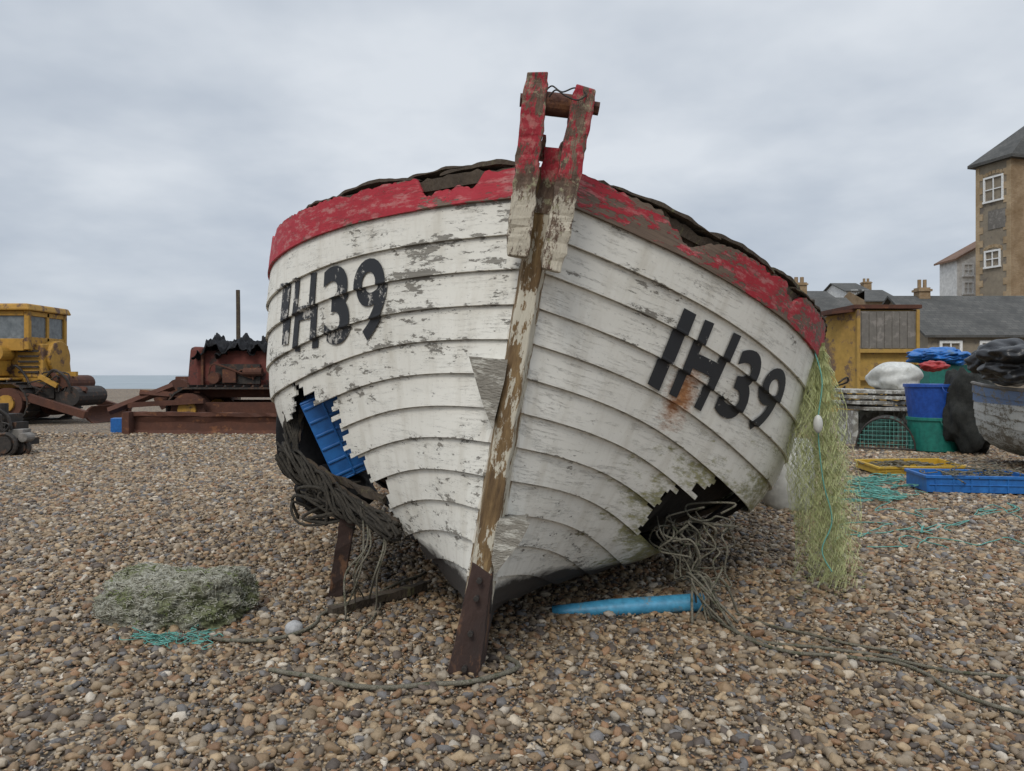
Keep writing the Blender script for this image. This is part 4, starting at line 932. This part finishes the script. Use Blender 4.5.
g.build('front_linkage',[M['dark'],M['rust']],e,base=bs)
g=MB(); g.box((X(94),d+.0,Z(374)),(.25,.1,.12)); g.build('linkage_bracket',['yellow'],e,base=bs)
g=MB(); g.box((X(81),d-.4,Z(381)),(.5,.1,.1),(0,.5,0)); g.build('linkage_arm',['yellow'],e,base=bs)
g=MB(); vs=[];n=8
for o_ in(0,.06):
    for yy in(d-.4,d+1.8):
        for i in range(n): t=i/(n-1); vs.append((X(114)+o_+.18*(2*t-1)**2,yy,.02+t*.42))
fs=[(i,i+1,n+i+1,n+i) for i in range(n-1)]+[(2*n+i,3*n+i,3*n+i+1,2*n+i+1) for i in range(n-1)]+[(0,n,3*n,2*n),(n-1,3*n-1,4*n-1,2*n-1)]+[(i,2*n+i,2*n+i+1,i+1) for i in range(n-1)]+[(n+i,n+i+1,3*n+i+1,3*n+i) for i in range(n-1)]
g.add(vs,fs); g.build('blade',['rust'],e,base=bs)
g=MB(); xb=(119-512)/F*15.6; g.box((xb,15.6,.16),(.26,.3,.32),(0,0,.3)); tag(g.build('blue_box',['blue'],base=(xb,15.6,0),bevel=.01),'small bright blue box on shingle beside rusty blade','box')
# rusty bulldozer
d=15.9; dm=d+.6
def Zr(v): return H-(v-HZ)/F*(d+.3)
Z=Zr
bs=(X(210),d+.8,0); e=empty('rusty_bulldozer',bs,'derelict rust red crawler bulldozer with low blade','bulldozer')
track(e,X(182),X(335),d+.05,.02,Z(388),.4,bs); track(e,X(182),X(335),d+1.7,.02,Z(388),.4,bs)
g=MB(); g.box((X(255),d+.95,Z(387)),(X(330)-X(178),1.1,.45)); g.build('chassis',['rust'],e,base=bs,bevel=.02)
g=MB(); g.box((X(246),d+.9,Z(368)),(X(292)-X(206),1.1,.80),(0,0,0),0,.96); g.build('engine_cover',['rustred'],e,base=bs,bevel=.12)
g=MB(); g.box((X(200),d+.9,Z(368)),(.34,1.2,.92),(0,.04,0),0,.90); g.build('radiator',['rustred'],e,base=bs,bevel=.09)
g=MB(); g.box((X(310),d+.9,Z(368)),(.9,1.4,.9)); g.build('fuel_tank',['rustred'],e,base=bs,bevel=.05)
g=MB()
g.box((X(243),d+.31,Z(374)),(.95,.06,.42)); g.build('side_opening',['dark'],e,base=bs)
g=MB(); g.box((X(236),d+.26,Z(376)),(.28,.14,.28)); g.cyl((X(250),d+.22,Z(372)),(X(268),d+.22,Z(372)),.09,0,14); g.cyl((X(222),d+.12,Z(378)),(X(222),d+.4,Z(378)),.12,0,14)
for k in range(3): g.tube(spline([(X(R(215,272)),d+R(.16,.26),Z(R(364,384))) for _ in range(4)],6),.018,0,5)
for u in(208,280): g.box((X(u),d+.31,Z(369)),(.05,.06,.8))
g.box((X(243),d+.3,Z(388)),(X(286)-X(205),.2,.07)); g.build('engine_fitting',['rust'],e,base=bs)
g=MB(); g.cyl((X(186),d+.2,Z(390)),(X(186),d+1.5,Z(390)),.24,0,18); g.cyl((X(170),d+.15,Z(397)),(X(170),d+1.3,Z(397)),.15,0,14); g.box((X(178),d+.8,Z(398)),(.6,.8,.25)); g.build('winch_drum',['rust'],e,base=bs)
for p0,p1,w_,t_ in(((X(132),d-.35,Z(410)),(X(186),d+.0,Z(386)),.11,.13),((X(132),d+2.0,Z(410)),(X(182),d+1.8,Z(386)),.12,.14),((X(150),d-.3,Z(404)),(X(220),d-.25,Z(400)),.10,.12),((X(158),d-.2,Z(392)),(X(200),d-.0,Z(396)),.09,.1)):
    g=MB(); g.beam(p0,p1,w_,t_,0,8,.004); g.build('push_arm',['rust'],e,base=bs)
yb=d-.5; xl=(127-512)/F*yb; xr=(300-512)/F*yb; zb0=H-(436-375)/F*yb; zb1=H-(416-375)/F*yb
g=MB(); vs=[];fs=[]; nn_=40
for i in range(nn_+1):
    x=xl+(xr-xl)*i/nn_; j=.05*noise.noise(Vector((x*2,0,0)))
    for (yy,zz_) in((-.12,zb0),(-.02,zb0+.12),(0,zb0+.28),(-.05,zb1),(.03,zb1+.01),(.06,zb0+.28),(.05,zb0)): vs.append((x,yb+yy+j,zz_+j*.8))
    if i:
        a=(i-1)*7; fs+=[(a+k,a+7+k,a+7+(k+1)%7,a+(k+1)%7) for k in range(7)]
fs+=[tuple(range(7)),tuple(nn_*7+k for k in range(7))[::-1]]; g.add(vs,fs); g.beam((xl,yb-.03,zb1+.05),(xr,yb-.03,zb1+.02),.09,.08,0,20,.012,side=(0,1,0)); g.box((xl+.08,yb-.1,(zb0+zb1)/2+.03),(.14,.26,zb1-zb0+.12)); g.build('blade',['rust'],e,base=bs)
for i,(u,v,s_,h_,ln) in enumerate(((216,353,.27,.36,-.5),(241,353,.33,.30,-.2),(266,352,.22,.22,.4))):
    g=MB(); bm=bmesh.new(); bmesh.ops.create_grid(bm,x_segments=40,y_segments=24,size=1); vs=[]
    for q in bm.verts:
        px,py=q.co.x,q.co.y; rd=math.hypot((px+ln*.5)*1.15,py*.8)+.18*noise.noise(Vector((px*3+i*7,py*3,2))); ridge=h_*max(0,1-rd)**.8; z=ridge+.13*noise.fractal(Vector((px*3.2+i*5,py*2.4,0)),1,2,5)-.22*max(0,rd-.8)
        vs.append((X(u)+(px+ln*ridge*1.6)*s_*1.25+.04*noise.noise(Vector((py*5,i,z*8))),d+.75+py*.6,Z(v-2)+z+.02))
    fs=[tuple(q.index for q in f.verts) for f in bm.faces]; bm.free(); g.add(vs,fs)
    o=tag(g.build('black_sheeting',['blackmatt'],base=(X(u),d+.8,Z(v+8)),smooth=True),'ragged black plastic sheet draped on rusty engine','plastic sheet','black sheeting on the rusty bulldozer')
    so_=o.modifiers.new('t','SOLIDIFY'); so_.thickness=.01
g=MB(); g.beam(((239-512)/F*22,22,0),((238-512)/F*22,22,H+(375-290)/F*22),.09,.09,0,6,.004); tag(g.build('wooden_post',['oldwood'],base=((239-512)/F*22,22,0)),'thin weathered wooden post behind rusty bulldozer','post')
# small winch engine
d=11.4; dm=d; 
def Z(v): return H-(v-HZ)/F*d
bs=(X(12),d,0); e=empty('winch_engine',bs,'old greasy winch engine with flywheel on shingle','engine')
g=MB(); g.box((X(4),d,.2),(.75,.5,.1)); g.box((X(2),d,.42),(.4,.35,.4)); g.box((X(14),d,.36),(.25,.3,.28)); g.cyl((X(6),d-.1,.6),(X(6),d-.1,.78),.09,0,12); g.tube(spline([(X(-4),d-.2,.55),(X(4),d-.25,.72),(X(16),d-.2,.6),(X(20),d-.2,.4)]),.025,0,6)
for k in range(7): g.tube(spline([(X(R(-2,20)),d-.25,R(.3,.6)) for _ in range(4)],5),.015,0,5)
g.build('engine_block',['dark'],e,base=bs,bevel=.01)
for x_,y_,r_ in((X(18),d-.3,.16),(X(-6),d-.3,.16),(X(28),d-.15,.11)): 
    g=MB(); g.tube([(x_+r_*cos(t),y_,r_+.02+r_*sin(t)) for t in np.linspace(0,2*pi,20)[:-1]],.035,0,6,closed=True); g.cyl((x_,y_-.05,r_+.02),(x_,y_+.05,r_+.02),r_*.8,0,14); g.build('wheel',['dark'],e,base=bs)
g=MB(); g.box((X(24),d-.1,.33),(.22,.2,.14)); g.cyl((X(33),d-.25,.28),(X(33),d-.05,.28),.07,0,14); g.build('gear_case',['panel'],e,base=bs,bevel=.01)
